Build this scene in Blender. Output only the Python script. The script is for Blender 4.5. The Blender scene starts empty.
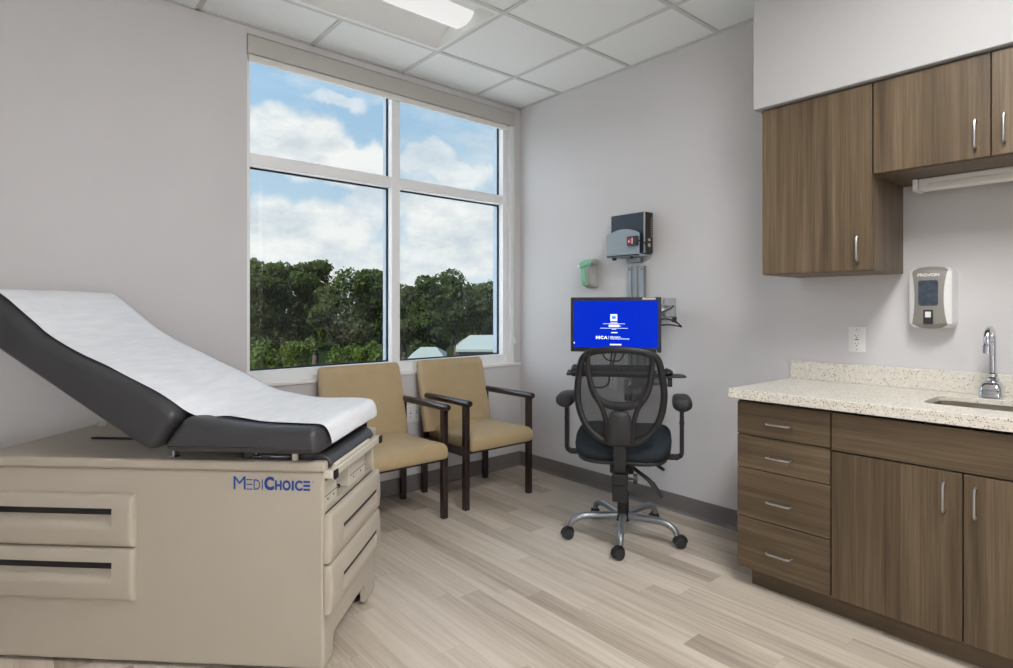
import bpy, bmesh, math, random
import numpy as np
from mathutils import Vector, Matrix
R = math.radians
random.seed(7)
rng = np.random.default_rng(11)
scene = bpy.context.scene
COL = scene.collection
XW, YW, CEIL = 3.04, 3.39, 2.743        # right wall, window wall, ceiling height
XL, YF = -1.25, -1.7                    # left wall and wall behind the camera

# ------------------------------------------------------------------ materials
def rgb(r, g, b):
    f = lambda c: c/12.92 if c <= .04045 else ((c+.055)/1.055)**2.4
    return (f(r/255), f(g/255), f(b/255), 1)
class NT:
    """small helper around a node tree"""
    def __init__(s, tree): s.t = tree; s.n = tree.nodes; s.l = tree.links
    def node(s, typ, **kw):
        n = s.n.new(typ)
        for k, v in kw.items(): setattr(n, k, v)
        return n
    def put(s, sock, v):
        if hasattr(v, 'is_output') or isinstance(v, bpy.types.NodeSocket): s.l.new(v, sock)
        else: sock.default_value = v
    def math(s, op, a, b=None, c=None, clamp=False):
        n = s.node('ShaderNodeMath', operation=op); n.use_clamp = clamp
        s.put(n.inputs[0], a)
        if b is not None: s.put(n.inputs[1], b)
        if c is not None: s.put(n.inputs[2], c)
        return n.outputs[0]
    def ramp(s, fac, stops, interp='LINEAR'):
        n = s.node('ShaderNodeValToRGB'); cr = n.color_ramp; cr.interpolation = interp
        while len(cr.elements) < len(stops): cr.elements.new(.5)
        for e, (p, c) in zip(cr.elements, stops): e.position = p; e.color = c
        s.put(n.inputs[0], fac); return n.outputs[0]
    def mix(s, fac, a, b, blend='MIX'):
        n = s.node('ShaderNodeMix', data_type='RGBA', blend_type=blend)
        s.put(n.inputs[0], fac); s.put(n.inputs[6], a); s.put(n.inputs[7], b); return n.outputs[2]
    def noise(s, vec, scale, detail=3, rough=.55, dim='3D', out=0):
        n = s.node('ShaderNodeTexNoise', noise_dimensions=dim)
        if vec is not None: s.l.new(vec, n.inputs['Vector'])
        n.inputs['Scale'].default_value = scale; n.inputs['Detail'].default_value = detail
        n.inputs['Roughness'].default_value = rough; return n.outputs[out]
    def obj(s): return s.node('ShaderNodeTexCoord').outputs['Object']
    def scaled(s, vec, sc, loc=(0, 0, 0)):
        n = s.node('ShaderNodeMapping'); s.l.new(vec, n.inputs[0])
        n.inputs['Scale'].default_value = sc; n.inputs['Location'].default_value = loc; return n.outputs[0]
    def bump(s, h, strength, dist=.002):
        n = s.node('ShaderNodeBump'); s.l.new(h, n.inputs['Height'])
        n.inputs['Strength'].default_value = strength; n.inputs['Distance'].default_value = dist
        return n.outputs[0]
MATS = {}
def base_mat(name):
    m = bpy.data.materials.new(name); m.use_nodes = True
    t = NT(m.node_tree); bs = t.n['Principled BSDF']; return m, t, bs
def plain(name, col, rough=.5, metal=0, var=.04, vscale=9, bump=0, bscale=300, spec=.5, coat=0):
    """principled with a little procedural variation of tone and optional fine bump"""
    m, t, bs = base_mat(name)
    v = t.obj()
    f = t.noise(v, vscale, 3)
    c0 = tuple(max(0, c*(1-var)) for c in col[:3])+(1,); c1 = tuple(min(1, c*(1+var)) for c in col[:3])+(1,)
    t.put(bs.inputs['Base Color'], t.ramp(f, [(.3, c0), (.7, c1)]))
    bs.inputs['Roughness'].default_value = rough; bs.inputs['Metallic'].default_value = metal
    bs.inputs['Specular IOR Level'].default_value = spec
    if coat: bs.inputs['Coat Weight'].default_value = coat
    if bump: t.l.new(t.bump(t.noise(v, bscale, 2), bump), bs.inputs['Normal'])
    MATS[name] = m; return m
def wood(name, axis, c0, c1, c2):
    """laminate with long streaks along the given axis (0 x, 1 y, 2 z)"""
    m, t, bs = base_mat(name)
    v = t.node('ShaderNodeNewGeometry').outputs['Position']
    sc = [34, 34, 34]; sc[axis] = 1.1
    fine = [190, 190, 190]; fine[axis] = 3.5
    broad = [9, 9, 9]; broad[axis] = .5
    a = t.noise(t.scaled(v, sc), 1, 5, .62)
    b = t.noise(t.scaled(v, fine), 1, 3, .6)
    c = t.noise(t.scaled(v, broad), 1, 2, .5)
    f = t.math('ADD', t.math('MULTIPLY', a, .5), t.math('ADD', t.math('MULTIPLY', b, .22), t.math('MULTIPLY', c, .28)))
    col = t.ramp(f, [(.36, c0), (.5, c1), (.64, c2)])
    t.put(bs.inputs['Base Color'], col)
    bs.inputs['Roughness'].default_value = .42
    bs.inputs['Specular IOR Level'].default_value = .4
    t.l.new(t.bump(b, .08), bs.inputs['Normal'])
    MATS[name] = m; return m
def floor_mat():
    m, t, bs = base_mat('vinyl_planks')
    v = t.node('ShaderNodeNewGeometry').outputs['Position']
    s = t.node('ShaderNodeSeparateXYZ'); t.l.new(v, s.inputs[0])
    PW, PL = .1016, .914
    xr = t.math('DIVIDE', t.math('ADD', s.outputs[0], 10.03), PW)
    row = t.math('FLOOR', xr)
    w1 = t.node('ShaderNodeTexWhiteNoise', noise_dimensions='1D'); t.l.new(row, w1.inputs['W'])
    yr = t.math('ADD', t.math('DIVIDE', t.math('ADD', s.outputs[1], 10), PL), t.math('MULTIPLY', w1.outputs[0], 7))
    cel = t.math('FLOOR', yr)
    cv = t.node('ShaderNodeCombineXYZ'); t.l.new(row, cv.inputs[0]); t.l.new(cel, cv.inputs[1])
    w2 = t.node('ShaderNodeTexWhiteNoise', noise_dimensions='3D'); t.l.new(cv.outputs[0], w2.inputs['Vector'])
    # streak coordinates: stretched along the plank, shifted from plank to plank
    gv = t.node('ShaderNodeCombineXYZ')
    t.l.new(t.math('ADD', t.math('MULTIPLY', s.outputs[0], 62), t.math('MULTIPLY', w2.outputs[0], 40)), gv.inputs[0])
    t.l.new(t.math('ADD', t.math('MULTIPLY', s.outputs[1], 1.5), t.math('MULTIPLY', w2.outputs[0], 17)), gv.inputs[1])
    g1 = t.noise(gv.outputs[0], 1, 5, .65)
    gb = t.node('ShaderNodeCombineXYZ')
    t.l.new(t.math('ADD', t.math('MULTIPLY', s.outputs[0], 16), t.math('MULTIPLY', w2.outputs[0], 90)), gb.inputs[0])
    t.l.new(t.math('MULTIPLY', s.outputs[1], .9), gb.inputs[1])
    g2 = t.noise(gb.outputs[0], 1, 3, .6)
    f = t.math('ADD', t.math('MULTIPLY', w2.outputs[0], .30), t.math('ADD', t.math('MULTIPLY', g1, .62), t.math('MULTIPLY', g2, .40)))
    col = t.ramp(f, [(.38, rgb(141, 129, 116)), (.54, rgb(173, 160, 144)), (.68, rgb(196, 184, 168)), (.84, rgb(213, 202, 187))])
    # hairline seams
    def seam(coord, w):
        fr = t.math('FRACT', coord)
        d = t.math('MINIMUM', fr, t.math('SUBTRACT', 1, fr))
        return t.math('LESS_THAN', d, w)
    sm = t.math('MAXIMUM', seam(xr, .006), seam(yr, .0009))
    col = t.mix(t.math('MULTIPLY', sm, .22), col, rgb(90, 80, 72))
    t.put(bs.inputs['Base Color'], col)
    t.put(bs.inputs['Roughness'], t.math('ADD', .36, t.math('MULTIPLY', g1, .18)))
    bs.inputs['Specular IOR Level'].default_value = .45
    t.l.new(t.bump(g1, .05), bs.inputs['Normal'])
    return m
def quartz_mat():
    m, t, bs = base_mat('quartz')
    v = t.node('ShaderNodeNewGeometry').outputs['Position']
    col = t.ramp(t.noise(v, 60, 4), [(.3, rgb(214, 209, 198)), (.7, rgb(228, 224, 214))])
    for sc, th, seed, cols in ((95, .30, 3.1, [(0, rgb(160, 142, 118)), (.5, rgb(186, 172, 150)), (1, rgb(150, 142, 132))]),
                               (150, .32, 9.7, [(0, rgb(110, 98, 88)), (.5, rgb(180, 148, 114)), (1, rgb(140, 132, 124))]),
                               (70, .17, 5.2, [(0, rgb(84, 76, 70)), (1, rgb(130, 112, 96))])):
        vo = t.node('ShaderNodeTexVoronoi'); t.l.new(t.scaled(v, (1, 1, 1), (seed, seed, seed)), vo.inputs['Vector'])
        vo.inputs['Scale'].default_value = sc
        sp = t.node('ShaderNodeSeparateColor'); t.l.new(vo.outputs['Color'], sp.inputs[0])
        near = t.math('LESS_THAN', vo.outputs['Distance'], th)
        pick = t.math('LESS_THAN', sp.outputs[0], .28)
        k = t.math('MULTIPLY', near, pick)
        col = t.mix(t.math('MULTIPLY', k, .85), col, t.ramp(sp.outputs[1], cols))
    t.put(bs.inputs['Base Color'], col); bs.inputs['Roughness'].default_value = .25
    return m
def tile_mat():
    m, t, bs = base_mat('ceiling_tile')
    v = t.node('ShaderNodeNewGeometry').outputs['Position']
    f = t.noise(v, 160, 4, .7)
    t.put(bs.inputs['Base Color'], t.ramp(f, [(.3, rgb(226, 228, 227)), (.7, rgb(240, 242, 241))]))
    bs.inputs['Roughness'].default_value = .95
    t.l.new(t.bump(f, .3, .003), bs.inputs['Normal'])
    return m
def glass_mat(name, tint, refl=1.0):
    m = bpy.data.materials.new(name); m.use_nodes = True; t = NT(m.node_tree)
    t.n.remove(t.n['Principled BSDF']); out = t.n['Material Output']
    tr = t.node('ShaderNodeBsdfTransparent'); tr.inputs[0].default_value = tint
    gl = t.node('ShaderNodeBsdfGlossy'); gl.inputs['Roughness'].default_value = 0.0
    gl.inputs[0].default_value = (refl, refl, refl, 1)
    fr = t.node('ShaderNodeFresnel')     # a thin pane: the same reflection from either side
    bf = t.node('ShaderNodeNewGeometry').outputs['Backfacing']
    t.l.new(t.math('SUBTRACT', 1.5, t.math('MULTIPLY', bf, 1.5-1/1.5)), fr.inputs[0])
    mx = t.node('ShaderNodeMixShader'); t.l.new(fr.outputs[0], mx.inputs[0])
    t.l.new(tr.outputs[0], mx.inputs[1]); t.l.new(gl.outputs[0], mx.inputs[2]); t.l.new(mx.outputs[0], out.inputs[0])
    return m
def mesh_fabric():
    """open black net: opaque threads, see-through gaps"""
    m, t, bs = base_mat('mesh_net')
    bs.inputs['Base Color'].default_value = rgb(30, 31, 33); bs.inputs['Roughness'].default_value = .7
    v = t.obj()
    s = t.node('ShaderNodeSeparateXYZ'); t.l.new(v, s.inputs[0])
    def thread(c):
        fr = t.math('FRACT', t.math('MULTIPLY', c, 330)); return t.math('LESS_THAN', fr, .42)
    a = t.math('MAXIMUM', thread(s.outputs[0]), thread(s.outputs[2]))
    t.put(bs.inputs['Alpha'], a)
    return m
def emit_mat(name, col, strength):
    m, t, bs = base_mat(name)
    bs.inputs['Base Color'].default_value = (.002, .002, .003, 1)
    bs.inputs['Emission Color'].default_value = col; bs.inputs['Emission Strength'].default_value = strength
    bs.inputs['Roughness'].default_value = .3; bs.inputs['Specular IOR Level'].default_value = .04
    return m
def leaf_mat(name, c0, c1):
    m, t, bs = base_mat(name)
    v = t.node('ShaderNodeNewGeometry').outputs['Position']
    t.put(bs.inputs['Base Color'], t.ramp(t.noise(v, .9, 4, .7), [(.3, c0), (.7, c1)]))
    bs.inputs['Roughness'].default_value = .6; bs.inputs['Specular IOR Level'].default_value = .2
    tl = t.node('ShaderNodeBsdfTranslucent'); t.put(tl.inputs[0], t.mix(.5, c1, rgb(150, 165, 60)))
    mx = t.node('ShaderNodeMixShader'); mx.inputs[0].default_value = .3
    t.l.new(bs.outputs[0], mx.inputs[1]); t.l.new(tl.outputs[0], mx.inputs[2])
    t.l.new(mx.outputs[0], t.n['Material Output'].inputs[0])
    return m

M = {}
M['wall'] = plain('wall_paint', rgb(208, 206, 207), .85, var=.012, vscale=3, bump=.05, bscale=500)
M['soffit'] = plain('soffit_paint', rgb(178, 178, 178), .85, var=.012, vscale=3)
M['trimwhite'] = plain('white_trim', rgb(236, 235, 233), .45, var=.01)
M['frame'] = plain('white_aluminium', rgb(238, 239, 240), .35, var=.01)
M['extframe'] = plain('exterior_aluminium', rgb(176, 192, 208), .4, var=.03)
M['gasket'] = plain('gasket_rubber', rgb(18, 20, 24), .6)
M['blind'] = plain('blind_aluminium', rgb(190, 188, 181), .5, var=.02)
M['hem'] = plain('blind_hem', rgb(226, 225, 220), .5, var=.02)
M['base'] = plain('rubber_base', rgb(112, 108, 106), .55, var=.05)
M['floor'] = floor_mat(); M['tile'] = tile_mat(); M['quartz'] = quartz_mat()
M['grid'] = plain('grid_metal', rgb(200, 201, 199), .6, var=.01)
W0, W1, W2 = rgb(68, 56, 42), rgb(94, 79, 60), rgb(118, 102, 81)
M['woodv'] = wood('walnut_vertical', 2, W0, W1, W2)
M['woodh'] = wood('walnut_horizontal', 1, W0, W1, W2)
M['carcass'] = plain('dark_edge', rgb(58, 47, 38), .6, var=.08)
M['nickel'] = plain('satin_nickel', rgb(196, 198, 202), .28, 1, var=.02)
M['chrome'] = plain('chrome', rgb(214, 218, 224), .06, 1, var=.01)
M['steel'] = plain('sink_steel', rgb(190, 184, 172), .3, 1, var=.05)
M['table'] = plain('table_enamel', rgb(181, 172, 157), .42, var=.015, vscale=4)
M['tabledark'] = plain('slot_dark', rgb(26, 24, 23), .6)
M['vinyl'] = plain('black_vinyl', rgb(60, 60, 63), .36, var=.06, bump=.05, bscale=400, spec=.5)
M['whiteplastic'] = plain('white_plastic', rgb(230, 230, 228), .35, var=.01)
M['blackplastic'] = plain('black_plastic', rgb(24, 24, 26), .45, var=.08)
M['midplastic'] = plain('charcoal_plastic', rgb(46, 47, 49), .5, var=.06)
M['ivory'] = plain('ivory_plastic', rgb(204, 198, 184), .4, var=.01)
M['blue'] = plain('logo_blue', rgb(10, 66, 148), .5, var=.01)
def paper():
    m, t, bs = base_mat('exam_paper')
    v = t.obj()
    n = t.noise(t.scaled(v, (40, 7, 40)), 1, 4, .6)
    t.put(bs.inputs['Base Color'], t.ramp(n, [(.3, rgb(226, 230, 236)), (.7, rgb(238, 241, 245))]))
    bs.inputs['Roughness'].default_value = .8
    t.l.new(t.bump(t.noise(t.scaled(v, (6, 22, 6)), 1, 4, .6), .35, .004), bs.inputs['Normal'])
    return m
M['paper'] = paper()
M['tan'] = plain('tan_vinyl', rgb(178, 157, 121), .42, var=.03, vscale=14, bump=.06, bscale=350)
M['espresso'] = plain('espresso_wood', rgb(42, 28, 27), .26, var=.15, vscale=25, coat=.3)
M['fabric'] = plain('charcoal_fabric', rgb(48, 55, 61), .95, var=.35, vscale=260, bump=.4, bscale=700, spec=.2)
M['silver'] = plain('silver_paint', rgb(150, 154, 158), .35, .75, var=.03)
M['net'] = mesh_fabric()
M['lens'] = emit_mat('lamp_lens', (1, .985, .965, 1), .46)
M['reflector'] = plain('lamp_reflector', rgb(228, 229, 226), .6, var=.005)
M['screen'] = emit_mat('screen_blue', rgb(0, 42, 196), .62)
M['screentext'] = emit_mat('screen_text', rgb(225, 232, 248), .9)
M['screenicon'] = emit_mat('screen_icon', rgb(50, 130, 200), .8)
M['bezel'] = plain('bezel_plastic', rgb(38, 36, 36), .45, var=.05)
M['sticker'] = plain('sticker_paper', rgb(214, 210, 196), .6)
M['aluminium'] = plain('brushed_aluminium', rgb(150, 155, 158), .4, .6, var=.03)
M['holder'] = plain('holder_grey', rgb(150, 162, 170), .5, var=.02)
M['pcblue'] = plain('pc_casing', rgb(40, 52, 66), .5, var=.08, vscale=30)
M['greyplastic'] = plain('grey_plastic', rgb(170, 168, 162), .5, var=.03)
M['green'] = plain('green_plastic', rgb(138, 204, 170), .5, var=.05)
M['red'] = plain('red_print', rgb(206, 52, 48), .5)
M['taupe'] = plain('taupe_plastic', rgb(140, 137, 131), .4, var=.02)
M['smoke'] = plain('smoked_window', rgb(66, 78, 90), .12, var=.35, vscale=40)
M['cable'] = plain('cable_black', rgb(22, 22, 24), .5)
M['cableblue'] = plain('cable_blue', rgb(30, 70, 150), .5)
M['leafa'] = leaf_mat('oak_leaves', rgb(26, 36, 23), rgb(66, 80, 50))
M['leafb'] = leaf_mat('young_leaves', rgb(30, 44, 22), rgb(82, 102, 46))
M['bark'] = plain('bark', rgb(70, 60, 52), .9, var=.3, vscale=3)
M['grass'] = plain('grass', rgb(34, 42, 26), 1, spec=0, var=.4, vscale=1.5)
M['roof'] = plain('pale_metal_roof', rgb(136, 146, 142), .45, var=.06, vscale=.6)
M['siding'] = plain('house_siding', rgb(110, 112, 112), .8, var=.05, vscale=1)
M['darkglass'] = plain('house_window', rgb(30, 36, 44), .2)
M['glass'] = glass_mat('tinted_glass', (.70, .725, .72, 1), 1.0)

# ------------------------------------------------------------------ mesh building
class MB:
    """collects shapes into one mesh"""
    def __init__(s): s.bm = bmesh.new(); s.mi = 0
    def face(s, vs):
        try:
            f = s.bm.faces.new(vs); f.material_index = s.mi; return f
        except ValueError: return None
    def box(s, x0, x1, y0, y1, z0, z1, mat=None):
        c = [(x, y, z) for z in (z0, z1) for y in (y0, y1) for x in (x0, x1)]
        v = [s.bm.verts.new(mat @ Vector(p) if mat else p) for p in c]
        for q in ((0, 2, 3, 1), (4, 5, 7, 6), (0, 1, 5, 4), (2, 6, 7, 3), (0, 4, 6, 2), (1, 3, 7, 5)): s.face([v[i] for i in q])
        return s
    def rings(s, rings, cap=True, closed=True):
        V = [[s.bm.verts.new(p) for p in r] for r in rings]
        n = len(V[0])
        for a, b in zip(V, V[1:]):
            for i in range(n if closed else n-1):
                s.face([a[i], a[(i+1) % n], b[(i+1) % n], b[i]])
        if cap: s.face(V[0][::-1]); s.face(V[-1])
        return V
    def tube(s, pts, r, seg=10, cap=True, flat=1.0, up=(0, 0, 1)):
        """tube along points, r number or list; flat squashes the section along the second axis"""
        P = [Vector(p) for p in pts]; n = len(P)
        rr = r if isinstance(r, (list, tuple)) else [r]*n
        U = Vector(up); rings = []
        for i in range(n):
            t = (P[min(i+1, n-1)]-P[max(i-1, 0)]).normalized()
            a = t.cross(U)
            if a.length < 1e-4: a = t.cross(Vector((1, 0, 0.01)))
            a.normalize(); b = a.cross(t).normalized()
            rings.append([P[i]+(a*math.cos(2*math.pi*k/seg)+b*math.sin(2*math.pi*k/seg)*flat)*rr[i] for k in range(seg)])
        s.rings(rings, cap); return s
    def loop_tube(s, pts, r, seg=8, flat=1.0, up=(0, 1, 0)):
        P = [Vector(p) for p in pts]; n = len(P); U = Vector(up); V = []
        for i in range(n):
            t = (P[(i+1) % n]-P[i-1]).normalized(); a = t.cross(U).normalized(); b = a.cross(t).normalized()
            V.append([s.bm.verts.new(P[i]+(a*math.cos(2*math.pi*k/seg)+b*math.sin(2*math.pi*k/seg)*flat)*r) for k in range(seg)])
        for i in range(n):
            a, b = V[i], V[(i+1) % n]
            for k in range(seg): s.face([a[k], a[(k+1) % seg], b[(k+1) % seg], b[k]])
        return s
    def cyl(s, p0, p1, r0, r1=None, seg=16): return s.tube([p0, p1], [r0, r0 if r1 is None else r1], seg)
    def lathe(s, prof, c=(0, 0, 0), seg=24, mat=None):
        rings = []
        for r, z in prof:
            ring = [Vector((c[0]+r*math.cos(2*math.pi*k/seg), c[1]+r*math.sin(2*math.pi*k/seg), c[2]+z)) for k in range(seg)]
            rings.append([mat @ p for p in ring] if mat else ring)
        s.rings(rings); return s
    def prism(s, poly, axis, h0, h1):
        """polygon in the two other axes (in cyclic-free x<y<z order), extruded along axis"""
        def pt(p, h):
            q = list(p); q.insert(axis, h); return q
        a = [s.bm.verts.new(pt(p, h0)) for p in poly]; b = [s.bm.verts.new(pt(p, h1)) for p in poly]
        n = len(poly)
        for i in range(n): s.face([a[i], a[(i+1) % n], b[(i+1) % n], b[i]])
        s.face(a[::-1]); s.face(b); return s
    def ball(s, c, r, seg=12, sc=(1, 1, 1)):
        rings = []
        nr = max(6, seg//2)
        for i in range(nr+1):
            th = -math.pi/2+math.pi*i/nr; q = max(.02, math.cos(th))
            rings.append([(c[0]+r*sc[0]*q*math.cos(2*math.pi*k/seg), c[1]+r*sc[1]*q*math.sin(2*math.pi*k/seg), c[2]+r*sc[2]*math.sin(th)) for k in range(seg)])
        s.rings(rings); return s
    def build(s, name, mats, parent=None, bevel=0, seg=2, smooth=True, loc=None, rot=None, angle=32, matrix=None):
        bmesh.ops.recalc_face_normals(s.bm, faces=s.bm.faces)
        me = bpy.data.meshes.new(name); s.bm.to_mesh(me); s.bm.free()
        o = bpy.data.objects.new(name, me); COL.objects.link(o)
        for m in (mats if isinstance(mats, (list, tuple)) else [mats]): me.materials.append(m)
        if parent is not None: o.parent = parent
        if loc is not None: o.location = loc
        if rot is not None: o.rotation_euler = rot
        if matrix is not None: o.matrix_local = matrix
        if bevel:
            b = o.modifiers.new('bevel', 'BEVEL'); b.width = bevel; b.segments = seg; b.limit_method = 'ANGLE'; b.angle_limit = R(35)
            b.harden_normals = False
        if smooth:
            for p in me.polygons: p.use_smooth = True
            try: me.set_sharp_from_angle(angle=R(angle if not bevel else 50))
            except Exception: pass
            if bevel:
                w = o.modifiers.new('normals', 'WEIGHTED_NORMAL'); w.keep_sharp = True
        return o
def tag(o, label, cat, group=None):
    o['label'] = label; o['category'] = cat
    if group: o['group'] = group
    return o
def struct(o, label=None):
    o['kind'] = 'structure'
    if label: o['label'] = label
    return o
def thing(name, label, cat, loc=(0, 0, 0), rz=0, group=None):
    o = bpy.data.objects.new(name, None); COL.objects.link(o); o.empty_display_size = .1
    o.location = loc; o.rotation_euler = (0, 0, rz); return tag(o, label, cat, group)
def copy_thing(root, loc, rz, label, group=None):
    c = root.copy(); COL.objects.link(c); c.location = loc; c.rotation_euler = (0, 0, rz); c['label'] = label
    if group: c['group'] = group
    for ch in list(root.children):
        d = ch.copy(); COL.objects.link(d); d.parent = c
        for g in ch.children:
            e = g.copy(); COL.objects.link(e); e.parent = d
    return c
def text(name, body, size, mat, parent, matrix, bold=0, depth=.0004, align='LEFT', sx=1.0, spacing=1.0):
    cu = bpy.data.curves.new('txt', 'FONT'); cu.body = body; cu.size = size; cu.offset = bold; cu.extrude = depth
    cu.align_x = align; cu.space_character = spacing; cu.resolution_u = 3
    t = bpy.data.objects.new('txt', cu); COL.objects.link(t)
    bpy.context.view_layer.update()
    me = bpy.data.meshes.new_from_object(t.evaluated_get(bpy.context.evaluated_depsgraph_get()))
    bpy.data.objects.remove(t); bpy.data.curves.remove(cu)
    me.transform(Matrix.Diagonal((sx, 1, 1, 1)))
    o = bpy.data.objects.new(name, me); COL.objects.link(o); o.data.materials.clear(); o.data.materials.append(mat)
    o.parent = parent; o.matrix_local = matrix; return o
def frame_m(origin, xdir, ydir):
    x = Vector(xdir).normalized(); y = Vector(ydir).normalized(); z = x.cross(y)
    m = Matrix((x, y, z)).transposed().to_4x4(); m.translation = Vector(origin); return m
def spline(pts, n=6):
    """Catmull-Rom through points"""
    P = [Vector(p) for p in pts]; out = []
    for i in range(len(P)-1):
        p0, p1, p2, p3 = P[max(i-1, 0)], P[i], P[i+1], P[min(i+2, len(P)-1)]
        for k in range(n):
            t = k/n
            out.append(.5*((2*p1)+(p2-p0)*t+(2*p0-5*p1+4*p2-p3)*t*t+(3*p1-p0-3*p2+p3)*t**3))
    return out+[P[-1]]

TH = R(1.2)     # the window wall stands a little out of square
# ------------------------------------------------------------------ room shell
m = MB(); m.box(XL-.12, XW+.12, YF-.12, YW+.21, -.06, 0); struct(m.build('floor', M['floor'], smooth=False), 'floor of pale grey beige wood look vinyl planks')
WX0, WX1, WZ0, WZ1 = 1.006, 2.985, .785, 2.706        # window opening
m = MB(); T = .21
m.box(XL-.12, WX0, YW, YW+T, 0, CEIL+.15); m.box(WX1, XW+.12, YW, YW+T, 0, CEIL+.15)
m.box(WX0, WX1, YW, YW+T, 0, WZ0); m.box(WX0, WX1, YW, YW+T, WZ1, CEIL+.15)
struct(m.build('wall_back', M['wall'], smooth=False), 'light grey painted wall around the window')
m = MB(); m.box(XW, XW+.12, YF, YW, 0, CEIL+.15); struct(m.build('wall_right', M['wall'], smooth=False), 'light grey painted wall behind the monitor and cabinets')
m = MB(); m.box(XL-.12, XL, YF, YW, 0, CEIL+.15); struct(m.build('wall_left', M['wall'], smooth=False), 'light grey painted wall beyond the left edge')
DX0, DX1, DZ = -.75, .35, 2.14          # doorway added behind the camera to let in the fill light
m = MB(); m.box(XL-.12, DX0, YF-.12, YF, 0, CEIL+.15); m.box(DX1, XW+.12, YF-.12, YF, 0, CEIL+.15); m.box(DX0, DX1, YF-.12, YF, DZ, CEIL+.15)
struct(m.build('wall_front', M['wall'], smooth=False), 'light grey painted wall behind the camera')
m = MB()
for a, b, c, d in ((DX0-.05, DX0, 0, DZ+.05), (DX1, DX1+.05, 0, DZ+.05), (DX0, DX1, DZ, DZ+.05)): m.box(a, b, YF+.0005, YF+.018, c, d)
struct(m.build('trim_2', M['base'], bevel=.002), 'casing of the added doorway behind the camera')
m = MB(); m.box(-2.2, 1.9, YF-1.8, YF-.12, -.06, 0); m.box(-2.2, 1.9, YF-1.92, YF-1.8, 0, 2.7); m.box(-2.2, 1.9, YF-1.8, YF-.12, 2.7, 2.8); m.box(-2.3, -2.2, YF-1.8, YF-.12, 0, 2.7); m.box(1.9, 2.0, YF-1.8, YF-.12, 0, 2.7)
struct(m.build('wall_added_corridor', M['soffit'], smooth=False), 'added corridor around the fill light behind the camera')  # unseen corridor box, added to house the fill light
# soffit above the wall cabinets
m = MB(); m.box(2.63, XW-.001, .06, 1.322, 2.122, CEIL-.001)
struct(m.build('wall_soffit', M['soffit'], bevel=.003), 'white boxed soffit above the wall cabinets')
# cabinet run ends at a short wall just outside the frame
m = MB(); m.box(2.38, XW, -.06, .058, 0, CEIL+.15); struct(m.build('wall_end', M['wall'], smooth=False), 'wall end beside the cabinet run')

# ceiling: lay-in tiles in an exposed grid
GX = [1.369+.6096*k for k in range(-5, 3)]; GY = [1.725+.6096*k for k in range(-6, 3)]
xs = [XL]+[g for g in GX if XL+.02 < g < XW]+[XW]; ys = [YF]+[g for g in GY if YF+.02 < g < YW]+[YW]
LIGHTS = [(GX[4], GX[6], 2.3346, 2.9442), (GX[4], GX[6], -.1038, .5058)]
m = MB()
for i in range(len(xs)-1):
    for j in range(len(ys)-1):
        cx, cy = (xs[i]+xs[i+1])/2, (ys[j]+ys[j+1])/2
        if any(a < cx < b and c < cy < d for a, b, c, d in LIGHTS): continue
        m.box(xs[i], xs[i+1], ys[j], ys[j+1], CEIL+.006, CEIL+.02)
ceil = struct(m.build('ceiling', M['tile'], smooth=False), 'suspended ceiling of white mineral tiles')
m = MB()
def inlight(x, y): return any(a+.02 < x < b-.02 and c+.02 < y < d-.02 for a, b, c, d in LIGHTS)
for gx in xs[1:-1]:
    for j in range(len(ys)-1):
        if not inlight(gx, (ys[j]+ys[j+1])/2): m.box(gx-.012, gx+.012, ys[j], ys[j+1], CEIL, CEIL+.008)
for gy in ys[1:-1]:
    for i in range(len(xs)-1):
        if not inlight((xs[i]+xs[i+1])/2, gy): m.box(xs[i], xs[i+1], gy-.012, gy+.012, CEIL-.0004, CEIL+.0075)
t_ = .022
tn = math.tan(TH); m.prism([(XL, YW-(XW-XL)*tn-t_), (XW, YW-t_), (XW, YW), (XL, YW-(XW-XL)*tn)], 2, CEIL, CEIL+.008); m.box(XL, XW, YF, YF+t_, CEIL, CEIL+.008)
m.box(XL, XL+t_, YF, YW, CEIL, CEIL+.008); m.box(XW-t_, XW, YF, YW, CEIL, CEIL+.008)
m.build('ceiling_grid', M['grid'], ceil, smooth=False)
m = MB(); m.box(XL-.12, XW+.12, YF-.12, YW+T, CEIL+.15, CEIL+.3); struct(m.build('ceiling_deck', M['wall'], smooth=False), 'structural deck above the suspended ceiling')

# baseboards: rubber cove base
def cove(h=.105):
    return [(0, 0), (.018, 0), (.012, .004), (.0075, .012), (.006, .022), (.006, h-.003), (.004, h), (0, h)]
m = MB(); m.prism([(YW-a, z) for a, z in cove()], 0, XL, XW-.0062)
struct(m.build('baseboard_back', M['base'], smooth=False), 'grey rubber baseboard under the window')
m = MB(); m.prism([(XW-a, z) for a, z in cove()], 1, 1.262, YW)
struct(m.build('baseboard_right', M['base'], smooth=False), 'grey rubber baseboard along the monitor wall')

# ------------------------------------------------------------------ window
FY, GYY, EY = 3.43, 3.487, 3.545
win = thing('window_1', 'white framed four pane window', 'window', (0, 0, 0)); del win['category']; win['kind'] = 'structure'
LX, RX0, RX1 = 1.035, 2.898, 2.947
MX0, MX1, TZ0, TZ1, BZ, HZ = 1.930, 1.991, 2.000, 2.068, .857, 2.668
def frame_bars(m, y0, y1):
    m.box(WX0, LX, y0, y1, WZ0+.002, WZ1); m.box(RX0, RX1, y0, y1, WZ0+.002, WZ1)
    m.box(LX, RX0, y0, y1, WZ0+.002, BZ); m.box(LX, RX0, y0, y1, HZ, WZ1)
    m.box(MX0, MX1, y0, y1, BZ, HZ)
    m.box(LX, MX0, y0, y1, TZ0, TZ1); m.box(MX1, RX0, y0, y1, TZ0, TZ1)
m = MB(); frame_bars(m, FY, GYY-.006); m.build('window_frame', M['frame'], win, bevel=.0025)
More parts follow.
